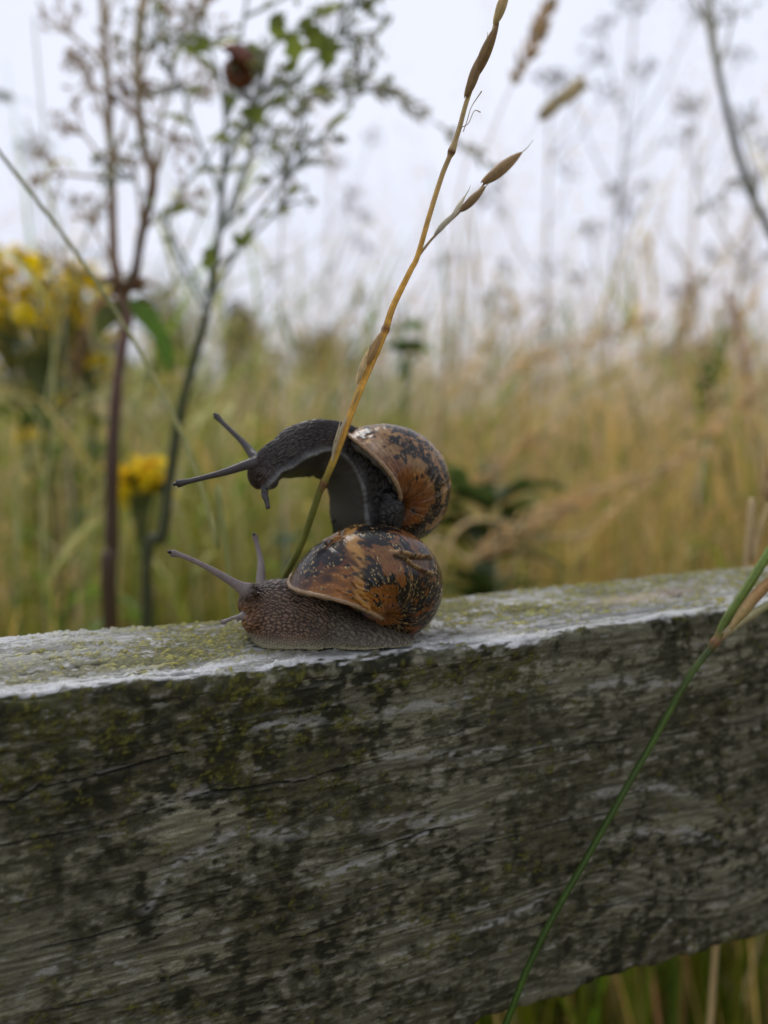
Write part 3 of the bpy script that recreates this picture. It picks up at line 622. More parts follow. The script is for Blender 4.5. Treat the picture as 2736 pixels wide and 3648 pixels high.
# ------------------------------------------------------------------ grass stems in focus
GOLD = np.array([.66, .37, .065]); STRAW = np.array([.60, .44, .20]); GREEN = np.array([.16, .17, .030]); SEED = np.array([.24, .145, .055]); PALE = np.array([.62, .55, .40])
def lens_geo(p0, p1, w, ridges=5, seg=14, n=22, belly=.45, flat=.7):
    p0, p1 = np.asarray(p0), np.asarray(p1); t = np.linspace(0, 1, n); P = p0 + (p1 - p0) * t[:, None]
    r = w * .5 * np.sin(np.pi * t ** (math.log(.5) / math.log(belly))) ** .8 + w * .02
    T = norm(p1 - p0); A = norm(np.cross(T, [0, 1., .1])); B = np.cross(A, T); a = np.linspace(0, 2 * np.pi, seg, endpoint=False)
    rr = r[:, None] * (1 + .10 * np.cos(a * ridges))[None]
    V = P[:, None] + rr[..., None] * (np.cos(a)[None, :, None] * A + flat * np.sin(a)[None, :, None] * B)
    return V.reshape(-1, 3), [tuple(f) for f in grid_faces(n, seg, True)]
def px_tube(pts, rad_px, n, seg=10, colr=None, stops=None):
    """pts: (px,py,depth); radius in photo pixels at each point; optional colour stops along it."""
    P = catmull([at(*p) for p in pts], n); t = np.linspace(0, 1, n)
    r_px = np.interp(t, np.linspace(0, 1, len(rad_px)), rad_px); d = proj(P)[2]; r = r_px * d / F
    V, Fc = tube_geo(P, r, seg)
    if stops is not None:
        ct = np.stack([np.interp(t, [s[0] for s in stops], [s[1][k] for s in stops]) for k in range(3)], -1)
        C = np.vstack([ct.repeat(seg, 0), ct[0], ct[-1]])
    else: C = np.tile(colr, (len(V), 1))
    return V, Fc, C
def ground_pt(x, y): return np.array([x, y, 0.0])
def to_ground(p, dx=0, dy=0): return np.array([p[0] + dx, p[1] + dy, 0.0])

ms = [(1010, 2066, .1895), (1075, 1935, .184), (1134, 1766, .1785), (1154, 1721, .1775), (1194, 1627, .1755), (1239, 1502, .174), (1293, 1363, .1735), (1343, 1249, .173), (1373, 1174, .173), (1401, 1090, .1725),
      (1461, 966, .172), (1488, 911, .172), (1532, 760, .171), (1575, 624, .170), (1608, 542, .169), (1635, 461, .168), (1662, 363, .167), (1700, 255, .165), (1749, 136, .163), (1770, 70, .162), (1797, 0, .161), (1835, -110, .159)]
bp = at(962, 2200, .2045)
root_pts = [to_ground(bp, -.06, .06), np.array([bp[0] - .045, bp[1] + .05, .35]), np.array([bp[0] - .02, bp[1] + .022, .72]), bp - np.array([0, 0, .012]), at(985, 2130, .198)]
gs = thing('grass_plant', 'golden dry grass stem with dark seeds leaning across the rearing snail', 'grass stem', tuple(root_pts[0]))
Pm = catmull(root_pts + [at(*p) for p in ms], 330); dm_ = proj(Pm)[2]; pym = proj(Pm)[1]
rad = np.interp(pym, [0, 500, 540, 560, 900, 1160, 1175, 1190, 1700, 1722, 1745, 2200], [7, 9, 15, 9, 9.5, 12.5, 16, 12.5, 13, 16, 12, 12]) * np.minimum(dm_, .2) / F
ct = np.stack([np.interp(pym, [0, 530, 545, 560, 900, 1150, 1172, 1190, 1560, 1640, 1705, 1722, 1760, 2100], [c[k] for c in
     [STRAW, STRAW * .8, (.14, .05, .02), STRAW * .85, GOLD, GOLD, (.20, .07, .02), GOLD, GOLD * 1.05, (.50, .33, .06), (.24, .19, .04), (.16, .07, .03), GREEN * 1.05, GREEN * .9]]) for k in range(3)], -1)
Vv, Ff = tube_geo(Pm, rad, 12)
rib = 1 + .20 * np.cos(np.arange(12) * math.pi)[None].repeat(330, 0).ravel() * RNG.uniform(.4, 1.2, (330, 1)).repeat(12, 1).ravel() + .10 * field((330, 12), 2, 3, 71).ravel()
Cc = np.vstack([ct.repeat(12, 0) * rib[:, None], ct[0], ct[-1]])
obj('stem', mesh_from('stem', rel(Vv, gs), Ff, M_STEM, Cc), gs)
br = [(1478, 930, .172), (1500, 900, .1725), (1540, 850, .173), (1600, 790, .174), (1640, 752, .1745), (1725, 655, .176), (1760, 600, .177)]
obj('branch', mesh_from('branch', *(lambda g: (rel(g[0], gs), g[1], M_STEM, g[2]))(px_tube(br, [6, 5, 4.5, 4, 4, 4, 3], 50, 8, STRAW * .62))), gs)
def spikelet(a, b, w_px, colr, root, belly=.45, name='spikelet', n_l=2):
    pa, pb = at(*a), at(*b); w = w_px * (a[2] + b[2]) / 2 / F
    V0, F0 = lens_geo(pa, pb, w, belly=belly); t = np.linspace(0, 1, 22).repeat(14)
    C0 = np.array(colr)[None] * (.75 + .5 * t[:, None]) * (1 + .18 * np.cos(np.tile(np.arange(14), 22) * 2 * np.pi / 14 * 5))[:, None]
    parts = [(V0, F0, C0)]
    side = norm(np.cross(pb - pa, [0, 1, 0])); ax = pb - pa
    V1, F1 = lens_geo(pa - ax * .02 + side * w * .22, pa + ax * .72 + side * w * .36, w * .42, belly=.4, seg=10, n=14); parts.append((V1, F1, np.tile(np.array(colr) * 1.35, (len(V1), 1))))
    V2, F2 = tube_geo(catmull([pa + ax * .9, pb + ax * .12, pb + ax * .3 + side * w * .2], 8), np.linspace(.00014, .00004, 8), 5); parts.append((V2, F2, np.tile(PALE * .6, (len(V2), 1))))
    g = join_geo(parts); return obj(name, mesh_from(name, rel(g[0], root), g[1], M_STEM, g[2]), root)
spikelet((1662, 350, .166), (1725, 170, .164), 34, SEED, gs); spikelet((1690, 285, .1655), (1778, 75, .1615), 38, SEED * .95, gs)
spikelet((1720, 657, .1755), (1862, 540, .178), 40, SEED * 1.15, gs); spikelet((1642, 755, .174), (1732, 662, .1755), 29, SEED * .95, gs)
spikelet((1308, 1300, .172), (1360, 1180, .172), 26, SEED * 1.5, gs); spikelet((1272, 1370, .1725), (1318, 1235, .172), 22, STRAW * .9, gs)
spikelet((1550, 838, .1725), (1612, 762, .1735), 20, PALE * .7, gs); spikelet((1602, 790, .1735), (1662, 690, .1745), 16, PALE, gs); spikelet((1765, 90, .1615), (1815, -60, .159), 34, STRAW * .9, gs)
def strip(pts, w_px, colr, root, name, fold=.3, n=18, mat=None):
    P = catmull([at(*p) for p in pts], n); t = np.linspace(0, 1, n); w = np.interp(t, np.linspace(0, 1, len(w_px)), w_px) * proj(P)[2] / F * .5
    T = norm(np.gradient(P, axis=0)); A = norm(np.cross(T, [0, 1., 0])); B = norm(np.cross(A, T))
    V = np.stack([P - A * w[:, None], P + B * (w * fold)[:, None], P + A * w[:, None], P + B * (w * fold)[:, None] + B * .00012], 1).reshape(-1, 3)
    C = np.asarray(colr, float); C = np.tile(C, (len(V), 1)) if C.ndim == 1 else np.stack([np.interp(t, np.linspace(0, 1, len(C)), C[:, k]) for k in range(3)], -1).repeat(4, 0)
    return obj(name, mesh_from(name, rel(V, root), [tuple(f) for f in grid_faces(n, 4, True)], mat or M_LEAF, C), root)
strip([(1184, 1640, .1745), (1192, 1595, .1735), (1215, 1530, .173), (1246, 1466, .1735)], [6, 16, 14, 4], PALE * .95, gs, 'sheath')
strip([(1190, 1580, .1735), (1204, 1540, .172), (1212, 1500, .1715)], [7, 10, 2], PALE, gs, 'sheath')
strip([(1290, 1372, .173), (1268, 1420, .1728), (1250, 1470, .1732)], [3, 9, 4], STRAW, gs, 'sheath')
for a in ([(1640, 455, .1675), (1668, 440, .167), (1690, 395, .1665), (1712, 400, .1662)], [(1650, 470, .1675), (1664, 430, .167), (1680, 380, .1665), (1716, 325, .166)]):
    g = px_tube(a, [1.6, 1.3, 1.2, 2.2], 20, 6, STRAW * .55); obj('filament', mesh_from('filament', rel(g[0], gs), g[1], M_STEM, g[2]), gs)

# green culm hanging across the front of the rail at the right
cp = [(1805, 3640), (1879, 3450), (1978, 3252), (2077, 3079), (2193, 2873), (2325, 2642), (2407, 2494), (2465, 2395), (2547, 2288), (2588, 2205), (2654, 2106), (2736, 1974), (2830, 1830)]
cpw = [onface(p[0], p[1], -.007 - .003 * i / 12) for i, p in enumerate(cp)]
b0 = cpw[0]; culm_root = np.array([b0[0] - .05, b0[1] - .01, 0])
cu = thing('grass_plant', 'thin green grass stem with a joint crossing the front face of the rail', 'grass stem', tuple(culm_root))
P = catmull([culm_root, np.array([b0[0] - .048, b0[1] - .008, .4]), np.array([b0[0] - .034, b0[1] - .003, .7]), np.array([b0[0] - .012, b0[1] - .001, b0[2] - .032])] + cpw, 260); dpt = proj(P)[2]; pyt = proj(P)[1]
r = np.interp(pyt, [1974, 2200, 2270, 2290, 2310, 2500, 3640], [16, 15, 14, 18, 12, 11, 12]) * dpt / F; Vv, Ff = tube_geo(P, r, 10)
ct = np.stack([np.interp(pyt, [1974, 2240, 2288, 2320, 2600, 3640], [c[k] for c in [(.13, .19, .03), (.12, .17, .028), (.20, .09, .04), (.06, .095, .012), (.048, .085, .009), (.04, .08, .008)]]) for k in range(3)], -1)
obj('stem', mesh_from('stem', rel(Vv, cu), Ff, M_STEM, np.vstack([ct.repeat(10, 0) * (1 + .25 * np.cos(np.arange(10) * math.pi)[None].repeat(260, 0).ravel() + .14 * field((260, 10), 2, 4, 72).ravel())[:, None], ct[0], ct[-1]])), cu)
def d_face(px, py, k): return proj(onface(px, py, k))[2]
strip([(2545, 2296, d_face(2545, 2296, -.009)), (2610, 2235, d_face(2610, 2235, -.011)), (2670, 2195, d_face(2670, 2195, -.011)), (2780, 2130, d_face(2780, 2130, -.010))], [16, 34, 36, 26], np.array([[.35, .2, .1], [.55, .48, .28], [.5, .45, .25], [.3, .3, .12]]), cu, 'sheath', mat=M_STEM)
strip([(2600, 2240, d_face(2600, 2240, -.013)), (2650, 2175, d_face(2650, 2175, -.014)), (2700, 2115, d_face(2700, 2115, -.014)), (2780, 2040, d_face(2780, 2040, -.013))], [18, 44, 46, 36], np.array([[.45, .33, .14], [.5, .36, .15], [.5, .30, .12], [.42, .20, .06]]), cu, 'sheath', mat=M_STEM)

# ------------------------------------------------------------------ plants behind the rail
def plant_tube(root, name, pts, rad_mm, colr, n=60, seg=8, stops=None, ground=None, mat=None):
    P3 = [at(*p) for p in pts]
    if ground is not None: P3 = [np.array([ground[0], ground[1], 0]), np.array([ground[0] * .6 + P3[0][0] * .4, ground[1] * .6 + P3[0][1] * .4, P3[0][2] * .45])] + P3
    P = catmull(P3, n); t = np.linspace(0, 1, n); r = np.interp(t, np.linspace(0, 1, len(rad_mm)), rad_mm) * .001
    bumpy = 1 + .05 * np.sin(t * 60) + .05 * np.sin(t * 23 + 1); V, Fc = tube_geo(P, r * bumpy, seg)
    if stops is not None:
        c = np.stack([np.interp(t, [s[0] for s in stops], [s[1][k] for s in stops]) for k in range(3)], -1)
    else: c = np.tile(colr, (n, 1)) * (.85 + .3 * np.sin(t * 17)[:, None] ** 2)
    C = np.vstack([c.repeat(seg, 0), c[0], c[-1]])
    obj(name, mesh_from(name, rel(V, root), Fc, mat or M_STEM, C), root); return P
def umbel(root, base, direction, length, n_rays, spread, colr, seedc, rng, seeds=7, sr=.0013):
    """an umbellifer head: rays from one point, each with a little cluster of seeds."""
    d = norm(direction); a = norm(np.cross(d, [.3, 1, .2])); b = np.cross(d, a); parts = []
    for k in range(n_rays):
        ph = rng.uniform(0, 2 * np.pi); sp = spread * math.sqrt(rng.uniform(.05, 1)); v = norm(d * math.cos(sp) + (a * math.cos(ph) + b * math.sin(ph)) * math.sin(sp))
        L = length * rng.uniform(.75, 1.1); e = base + v * L; mid = base + v * L * .5 + d * L * .06
        V, Fc = tube_geo(catmull([base, mid, e], 5), [.0005, .0004, .0004, .00035, .0003], 4, cap=False); parts.append((V, Fc, np.tile(colr, (len(V), 1))))
        for s in range(seeds):
            v2 = norm(v + rng.normal(0, .55, 3)); e2 = e + v2 * length * rng.uniform(.12, .26)
            V, Fc = tube_geo(np.array([e, e2]), .00022, 3, cap=False); parts.append((V, Fc, np.tile(colr, (len(V), 1))))
            oc = np.array([[1, 0, 0], [-1, 0, 0], [0, 1, 0], [0, -1, 0], [0, 0, 1.6], [0, 0, -1.6]]) * sr * rng.uniform(.7, 1.3) + e2
            parts.append((oc, [(0, 2, 4), (2, 1, 4), (1, 3, 4), (3, 0, 4), (2, 0, 5), (1, 2, 5), (3, 1, 5), (0, 3, 5)], np.tile(np.array(seedc) * rng.uniform(.7, 1.3), (6, 1))))
    g = join_geo(parts); return obj('umbel', mesh_from('umbel', rel(g[0], root), g[1], M_LEAF, g[2]), root)
def leaf(root, p0, p1, w, colr, droop=.15, side=None, name='leaf', n=12, lobes=0):
    p0, p1 = np.asarray(p0, float), np.asarray(p1, float); ax = p1 - p0; L = np.linalg.norm(ax); t = np.linspace(0, 1, n)
    P = p0 + ax * t[:, None]; P[:, 2] += L * droop * np.sin(t * np.pi) - L * droop * .6 * t ** 2
    s = norm(np.cross(ax, side if side is not None else [0, .4, 1.])); up_ = norm(np.cross(s, ax))
    wd = w * .5 * np.sin(np.pi * np.clip(t, .02, .99) ** .75) * (1 + (.35 * np.sin(t * lobes * 2 * np.pi) if lobes else 0))
    V = np.stack([P - s * wd[:, None] + up_ * wd[:, None] * .35, P, P + s * wd[:, None] + up_ * wd[:, None] * .35], 1).reshape(-1, 3)
    C = np.array(colr)[None] * (.8 + .35 * t.repeat(3)[:, None]); 
    return obj(name, mesh_from(name, rel(V, root), [tuple(f) for f in grid_faces(n, 3)], M_LEAF, C), root)
rg = np.random.default_rng(3)
BROWN = np.array([.15, .088, .045]); PURP = np.array([.14, .075, .058]); BUFF = np.array([.50, .38, .22]); GREY = np.array([.46, .44, .35]); PALEG = np.array([.48, .52, .46])
# A: dead brown umbellifer
A = thing('umbellifer', 'dead brown umbellifer with a thick purplish stalk forking into two', 'plant', (at(390, 2240, .46)[0], at(390, 2240, .46)[1], 0))
plant_tube(A, 'stem', [(395, 2300, .46), (398, 1950, .46), (402, 1600, .455), (425, 1300, .45), (452, 1130, .45), (425, 1030, .45)], [5.5, 5, 4.6, 4.2, 3.8, 3.2, 3.4, 3.6], BROWN, 90, 10, [(0, BROWN * .6), (.5, BROWN * .5), (.72, PURP * 1.1), (.85, PURP * 1.6), (1, BROWN * 1.3)], ground=A.location)
plant_tube(A, 'branch', [(425, 1040, .45), (405, 900, .45), (398, 640, .455), (385, 330, .46), (368, 60, .465), (360, -180, .47)], [3.6, 2.8, 2.4, 2.2, 2.2, 2], BUFF, 60, 8, [(0, BROWN * 1.4), (.3, BROWN * 1.8), (.6, BUFF * .8), (1, BUFF)])
plant_tube(A, 'branch', [(430, 1045, .45), (478, 980, .45), (505, 830, .448), (545, 640, .446), (510, 520, .446), (492, 330, .446), (490, 180, .448), (515, -20, .45), (540, -160, .45)], [3.2, 3, 2.6, 3.0, 2.4, 2.4, 3.0, 2.6, 2.4], BUFF, 80, 8, [(0, BROWN), (.15, BROWN * .7), (.35, BROWN * 1.5), (.6, BUFF * .7), (.8, BUFF), (1, BUFF * 1.05)])
for (x, y, ex, ey) in [(545, 650, 700, 330), (495, 340, 640, 300), (492, 330, 420, 210), (398, 640, 300, 480), (385, 330, 330, 310), (505, 830, 480, 600), (500, 280, 600, 60), (430, 1040, 330, 800), (398, 640, 460, 400), (545, 650, 640, 120), (490, 200, 700, 60), (380, 250, 250, 120), (398, 640, 230, 620), (430, 1030, 250, 950), (505, 830, 640, 720), (372, 100, 420, -40), (515, 0, 660, -60), (500, 420, 600, 480), (398, 560, 320, 260)]:
    P = plant_tube(A, 'branch', [(x, y, .449), ((x * .6 + ex * .4), (y * .5 + ey * .5), .45), (ex, ey, .455)], [1.3, 1., .8], BUFF * .9, 20, 6)
    umbel(A, P[-1], P[-1] - P[-4], .016, 10, 1.0, BUFF * 1.2, BUFF * 1.1, rg, 4, .0009)
# dry bract tangle at the fork and nodes
for (x, y, s) in [(440, 1020, 1), (470, 1040, 1), (390, 1060, .8), (480, 350, .7), (430, 380, .6), (500, 330, .6), (460, 1090, .9)]:
    for k in range(3):
        a = rg.uniform(0, 2 * np.pi); e = at(x, y, .448) + np.array([math.cos(a), rg.normal(0, .4), math.sin(a)]) * .018 * s
        leaf(A, at(x, y, .449), e, .007 * s, BROWN * rg.uniform(1, 2.2), name='bract')
leaf(A, at(455, 1070, .44), at(610, 1260, .43), .012, (.13, .24, .025), .1, [0, 1, .2]); leaf(A, at(560, 1170, .44), at(610, 1330, .44), .010, (.09, .18, .02), .1, [0, 1, .2])
leaf(A, at(430, 1080, .445), at(330, 1200, .44), .012, (.12, .14, .03), .1, [0, 1, .2])

# B: green umbellifer, branching finely upward; the third snail clings to it
B = thing('umbellifer', 'green umbellifer with fine pale branches and small leaves where a snail clings', 'plant', (at(470, 2240, .5)[0], at(470, 2240, .5)[1], 0))
OLV = np.array([.085, .095, .045])
plant_tube(B, 'stem', [(520, 2240, .46), (580, 1900, .45), (620, 1600, .44), (665, 1380, .43), (735, 1120, .42), (775, 860, .415), (795, 640, .41), (805, 420, .41), (835, 230, .41), (870, 60, .41), (900, -120, .41)], [4, 3.6, 3.2, 3, 2.8, 2.4, 2, 1.5, 1.2, 1, .9, .8], OLV, 120, 8, [(0, OLV * .7), (.5, OLV * .9), (.68, OLV * 1.2), (.8, PALEG * .75), (1, PALEG * .9)], ground=B.location)
brs = [((745, 1080), (900, 800), (1080, 560), (1280, 330), .405), ((775, 860), (860, 620), (960, 420), (1150, 190), .40), ((780, 830), (850, 700), (905, 500), (900, 380), .408), ((795, 640), (860, 480), (1000, 330), (1200, 130), .40),
       ((790, 700), (700, 480), (640, 300), (560, 180), .415), ((805, 420), (900, 250), (1040, 110), (1250, 20), .40), ((805, 420), (780, 280), (740, 150), (700, 130), .41), ((780, 830), (850, 760), (1000, 600), (1060, 520), .40),
       ((760, 960), (880, 860), (1010, 720), (1020, 650), .405), ((745, 1080), (640, 880), (560, 760), (470, 640), .42), ((795, 640), (830, 520), (910, 430), (920, 400), .405), ((800, 520), (900, 420), (1060, 330), (1130, 300), .40), ((870, 60), (960, 20), (1060, -40), (1150, -120), .40), ((735, 1120), (600, 800), (740, 560), (930, 330), .412)]
for k, (a, b, c, e, d) in enumerate(brs):
    P = plant_tube(B, 'branch', [(*a, .412), (*b, d), (*c, d), (*e, d)], [1.2, .9, .75, .55], PALEG * rg.uniform(.75, 1.05), 30, 6)
    umbel(B, P[-1], P[-1] - P[-5], .019, 11, 1.0, PALEG * .8, (.40, .42, .14), rg, 5, .0009)
    for q in (11, 17, 23):
        leaf(B, P[q], P[q] + np.array([rg.normal(0, .010), rg.normal(0, .006), rg.normal(.003, .006)]), rg.uniform(.0025, .0045), np.array([.32, .36, .07]) * rg.uniform(.7, 1.2), .1, [0, 1, .15])
    if k % 2 == 0:
        m_ = P[18]; umbel(B, m_, P[20] - P[16] + rg.normal(0, .004, 3), .015, 7, 1.1, PALEG * .8, (.45, .42, .17), rg, 4, .0008)
LG = np.array([.17, .22, .025])
for (x0, y0, x1, y1, w) in [(1150, 190, 1195, 210, .016), (1140, 130, 1190, 220, .014), (1090, 90, 1150, 190, .012), (1030, 110, 1060, 230, .011), (1060, 80, 1120, 100, .010), (700, 130, 740, 190, .010), (700, 160, 660, 190, .008), (890, 380, 930, 440, .010), (900, 380, 870, 420, .009), (860, 840, 895, 850, .010),
                         (835, 870, 860, 840, .008), (740, 880, 745, 970, .008), (880, 150, 900, 210, .010), (960, 60, 1010, 90, .010), (1290, 0, 1330, 30, .009), (1000, 60, 980, 150, .009), (860, 190, 905, 200, .012), (845, 215, 880, 180, .010), (800, 330, 830, 380, .006), (1010, 230, 1060, 250, .008)]:
    leaf(B, at(x0, y0, .40), at(x1, y1, .395), w, LG * rg.uniform(.7, 1.5) + np.array([.03, .02, 0]) * rg.uniform(0, 1), .1, [0, 1, .15], lobes=2)
# third snail on B
s3 = thing('snail', 'small reddish brown snail clinging high on a green plant', 'snail', tuple(at(868, 255, .40)), 'garden snails')
x3 = list(SHELLS['low'][0]); R3 = rotv([0, .5, .3]) @ rotv(x3[6:9]); thv = np.linspace(-2 * np.pi * 3, 0, 150); phv = np.linspace(0, 2 * np.pi, 40, endpoint=False); T3, P3_ = np.meshgrid(thv, phv, indexing='ij')
S3 = (shell_xyz(x3, T3, P3_) - np.array([0, 0, x3[0] * x3[3] * .75])) * .66 @ R3.T + at(845, 252, .397)
c3 = np.array([.15, .05, .022]) * (1 + .35 * np.sin(T3 * 9 + 2 * np.sin(P3_ * 2)))[..., None] * np.where(np.sin(P3_ * 4 + .6) > .7, .35, 1)[..., None]
obj('shell', mesh_from('shell', rel(S3.reshape(-1, 3), s3), grid_faces(150, 40, True), M_SHELL, c3.reshape(-1, 3)), s3)
Q3 = catmull([at(850, 270, .405), at(880, 262, .405), at(905, 235, .405), at(915, 205, .405), at(905, 190, .404)], 30); V3, F3 = tube_geo(Q3, np.interp(np.linspace(0, 1, 30), [0, .3, .8, 1], [.003, .0045, .003, .001]), 14)
obj('body', mesh_from('body', rel(V3, s3), F3, M_SKIN, np.array([.07, .055, .055])), s3)

# C: grey-green stalk at the upper right
Cc_ = thing('umbellifer', 'bare grey stalk curving up beside the far end of the rail', 'plant', (at(2900, 1900, .52)[0] + .02, at(2900, 1900, .52)[1] + .05, 0))
plant_tube(Cc_, 'stem', [(2960, 1700, .53), (2880, 1150, .52), (2745, 830, .51), (2665, 660, .505), (2600, 440, .50), (2555, 230, .50), (2535, 80, .50), (2525, -120, .50)], [3, 2.8, 2.7, 2.6, 2.5, 2.4, 2.3, 2.3, 2], GREY, 90, 8, [(0, GREY * .6), (.7, np.array([.22, .23, .20])), (.85, GREY * 1.1), (1, GREY)], ground=Cc_.location)
for a, b, e in [((2540, 110), (2490, 40), (2440, -60)), ((2600, 440), (2540, 200), (2500, -20)), ((2560, 240), (2590, 150), (2610, 60)), ((2670, 660), (2610, 640), (2580, 680)), ((2700, 740), (2680, 600), (2650, 480))]:
    P = plant_tube(Cc_, 'branch', [(*a, .50), (*b, .505), (*e, .51)], [1.4, 1.1, .8], GREY, 20, 6); umbel(Cc_, P[-1], P[-1] - P[-4], .018, 6, 1., GREY, GREY * 1.1, rg, 3, .0008)
umbel(Cc_, at(2545, 100, .5), np.array([.3, 0, 1]), .010, 5, 1.2, GREY, GREY, rg, 3, .0008)

# D: thin stem slanting across the left
pD = [(-120, 380), (0, 545), (250, 870), (450, 1170), (560, 1370), (640, 1530), (720, 1750), (775, 1950), (830, 2190)]
D0 = at(830, 2190, .27); Dt = thing('grass_plant', 'thin pale green stem slanting past the dead brown umbellifer', 'grass stem', (D0[0] + .05, D0[1] + .05, 0))
plant_tube(Dt, 'stem', [(p[0], p[1], .27 - .012 * i / 8) for i, p in list(enumerate(pD))[::-1]], [.85, .8, .8, .75, .75, .7, .65, .6], np.array([.24, .23, .10]), 90, 7, [(0, (.30, .32, .09)), (.6, (.34, .33, .12)), (1, (.16, .17, .08))], ground=Dt.location)

# ---- ragwort with yellow flowers
def flower_mesh():
    parts = []; V, Fc = sphere_geo(.0032, 8, 10); V = V * [1, 1, .55] + [0, 0, .001]; parts.append((V, [tuple(f) for f in Fc], np.tile([.75, .38, .01], (len(V), 1))))
    for k in range(13):
        a = k * 2 * math.pi / 13; d = np.array([math.cos(a), math.sin(a), 0]); s = np.array([-math.sin(a), math.cos(a), 0]); t = np.linspace(0, 1, 5)
        w = np.array([.0007, .0012, .0014, .0012, .0004]); P = d * (.003 + .0085 * t)[:, None] + np.array([0, 0, 1]) * (-.0022 * t ** 2)[:, None]
        V = np.stack([P - s * w[:, None], P + np.array([0, 0, -.0003]), P + s * w[:, None]], 1).reshape(-1, 3); parts.append((V, [tuple(f) for f in grid_faces(5, 3)], np.tile([.92, .68, .008], (15, 1))))
    V, Fc = tube_geo(np.array([[0, 0, -.006], [0, 0, -.003], [0, 0, 0]]), [.0012, .003, .0032], 8); parts.append((V, Fc, np.tile([.08, .12, .02], (len(V), 1))))
    g = join_geo(parts); return mesh_from('flower_head', g[0], g[1], M_PETAL, g[2])
FLOWER = flower_mesh()
def ragwort(label, cx, cy, d, heads, wid, hei, rng, group='yellow ragwort'):
    top = at(cx, cy, d); base = np.array([top[0] + rng.normal(0, .04), top[1] + .05, 0]); r_ = thing('ragwort', label, 'flower', tuple(base), group)
    hub = top - np.array([0, 0, hei * 1.6]); P = catmull([base, base * .5 + hub * .5 + [.01, 0, 0], hub], 30); V, Fc = tube_geo(P, np.linspace(.004, .0025, 30), 8)
    obj('stem', mesh_from('stem', rel(V, r_), Fc, M_STEM, np.array([.10, .10, .035])), r_)
    for k in range(heads):
        a = rng.uniform(0, 2 * np.pi); q = math.sqrt(rng.uniform(0, 1)); e = top + np.array([math.cos(a) * q * wid, math.sin(a) * q * wid * .8, rng.uniform(-1, 1) * hei * .6 - .4 * hei * q * q])
        Q = catmull([hub - [0, 0, rng.uniform(0, .05)], (hub + e) / 2 + [(e - hub)[0] * .25, (e - hub)[1] * .25, 0], e], 8); V, Fc = tube_geo(Q, np.linspace(.0012, .0007, 8), 5)
        obj('branch', mesh_from('branch', rel(V, r_), Fc, M_STEM, np.array([.12, .15, .04])), r_)
        f = obj('flower_head', FLOWER, r_, loc=rel(e, r_)); f.rotation_euler = (rng.normal(0, .4) + .6, rng.normal(0, .45), rng.uniform(0, 6)); s = rng.uniform(.95, 1.3); f.scale = (s, s, s)
    for k in range(14):
        z = rng.uniform(.35, .96); p = P[int(z * 29)]; a = rng.uniform(0, 2 * np.pi); e = p + np.array([math.cos(a), math.sin(a), .25]) * rng.uniform(.04, .09)
        leaf(r_, p, e, rng.uniform(.012, .026), np.array([.12, .18, .025]) * rng.uniform(.8, 1.7), .2, lobes=4)
ragwort('ragwort with a broad cluster of yellow flowers reaching above the grass', 140, 1020, .85, 56, .082, .052, rg)
ragwort('tall leafy ragwort whose yellow flowers rise beside the broad yellow cluster', 300, 1070, .92, 28, .046, .052, rg)
ragwort('ragwort with its topmost yellow flowers poking up at the edge of the meadow', 10, 955, .88, 26, .048, .044, rg)
ragwort('ragwort with a few loose yellow flowers below the broad yellow cluster', 150, 1200, .92, 34, .085, .05, rg)
ragwort('low ragwort whose small yellow cluster shows between the two thick stalks', 505, 1690, .56, 18, .021, .015, rg)
ragwort('ragwort with pale yellow flowers half lost in the grass', 250, 1480, 1.1, 8, .07, .04, rg)
ragwort('single sparse ragwort deep in the dry grass behind the rearing snail', 1350, 1250, 1.6, 5, .03, .02, rg)

# dark leafy plant behind the lower shell
def leafy(label, cx, cy, d, hgt, n, wid, colr, rng, cat='plant', name='leafy_plant'):
    top = at(cx, cy, d); base = np.array([top[0], top[1], 0]); r_ = thing(name, label, cat, tuple(base))
    P = catmull([base, base * .4 + top * .6, top], 30); V, Fc = tube_geo(P, np.linspace(.004, .002, 30), 7); obj('stem', mesh_from('stem', rel(V, r_), Fc, M_STEM, np.array(colr) * 1.1), r_)
    for k in range(n):
        z = 1 - hgt * rng.uniform(0, 1) / top[2]; p = P[int(np.clip(z, 0, 1) * 29)]; a = rng.uniform(0, 2 * np.pi); e = p + np.array([math.cos(a), math.sin(a), rng.uniform(.0, .7)]) * rng.uniform(.5, 1) * wid
        leaf(r_, p, e, rng.uniform(.015, .03), np.array(colr) * rng.uniform(.6, 1.5), .15, lobes=3)
leafy('dark green leafy weed in the grass behind the two snail shells', 1740, 1720, .68, .24, 60, .080, (.075, .110, .026), rg)
leafy('green leafy weed standing among tan grass near the far end of the rail', 2520, 1280, 1.3, .25, 18, .06, (.06, .12, .04), rg)
leafy('bright green leafy weed rising behind the neck of the rearing snail', 1440, 1090, .95, .10, 10, .05, (.10, .17, .03), rg)
leafy('broad leafy green weed low behind the head of the lower snail', 1010, 1850, .66, .18, 12, .06, (.05, .11, .02), rg)

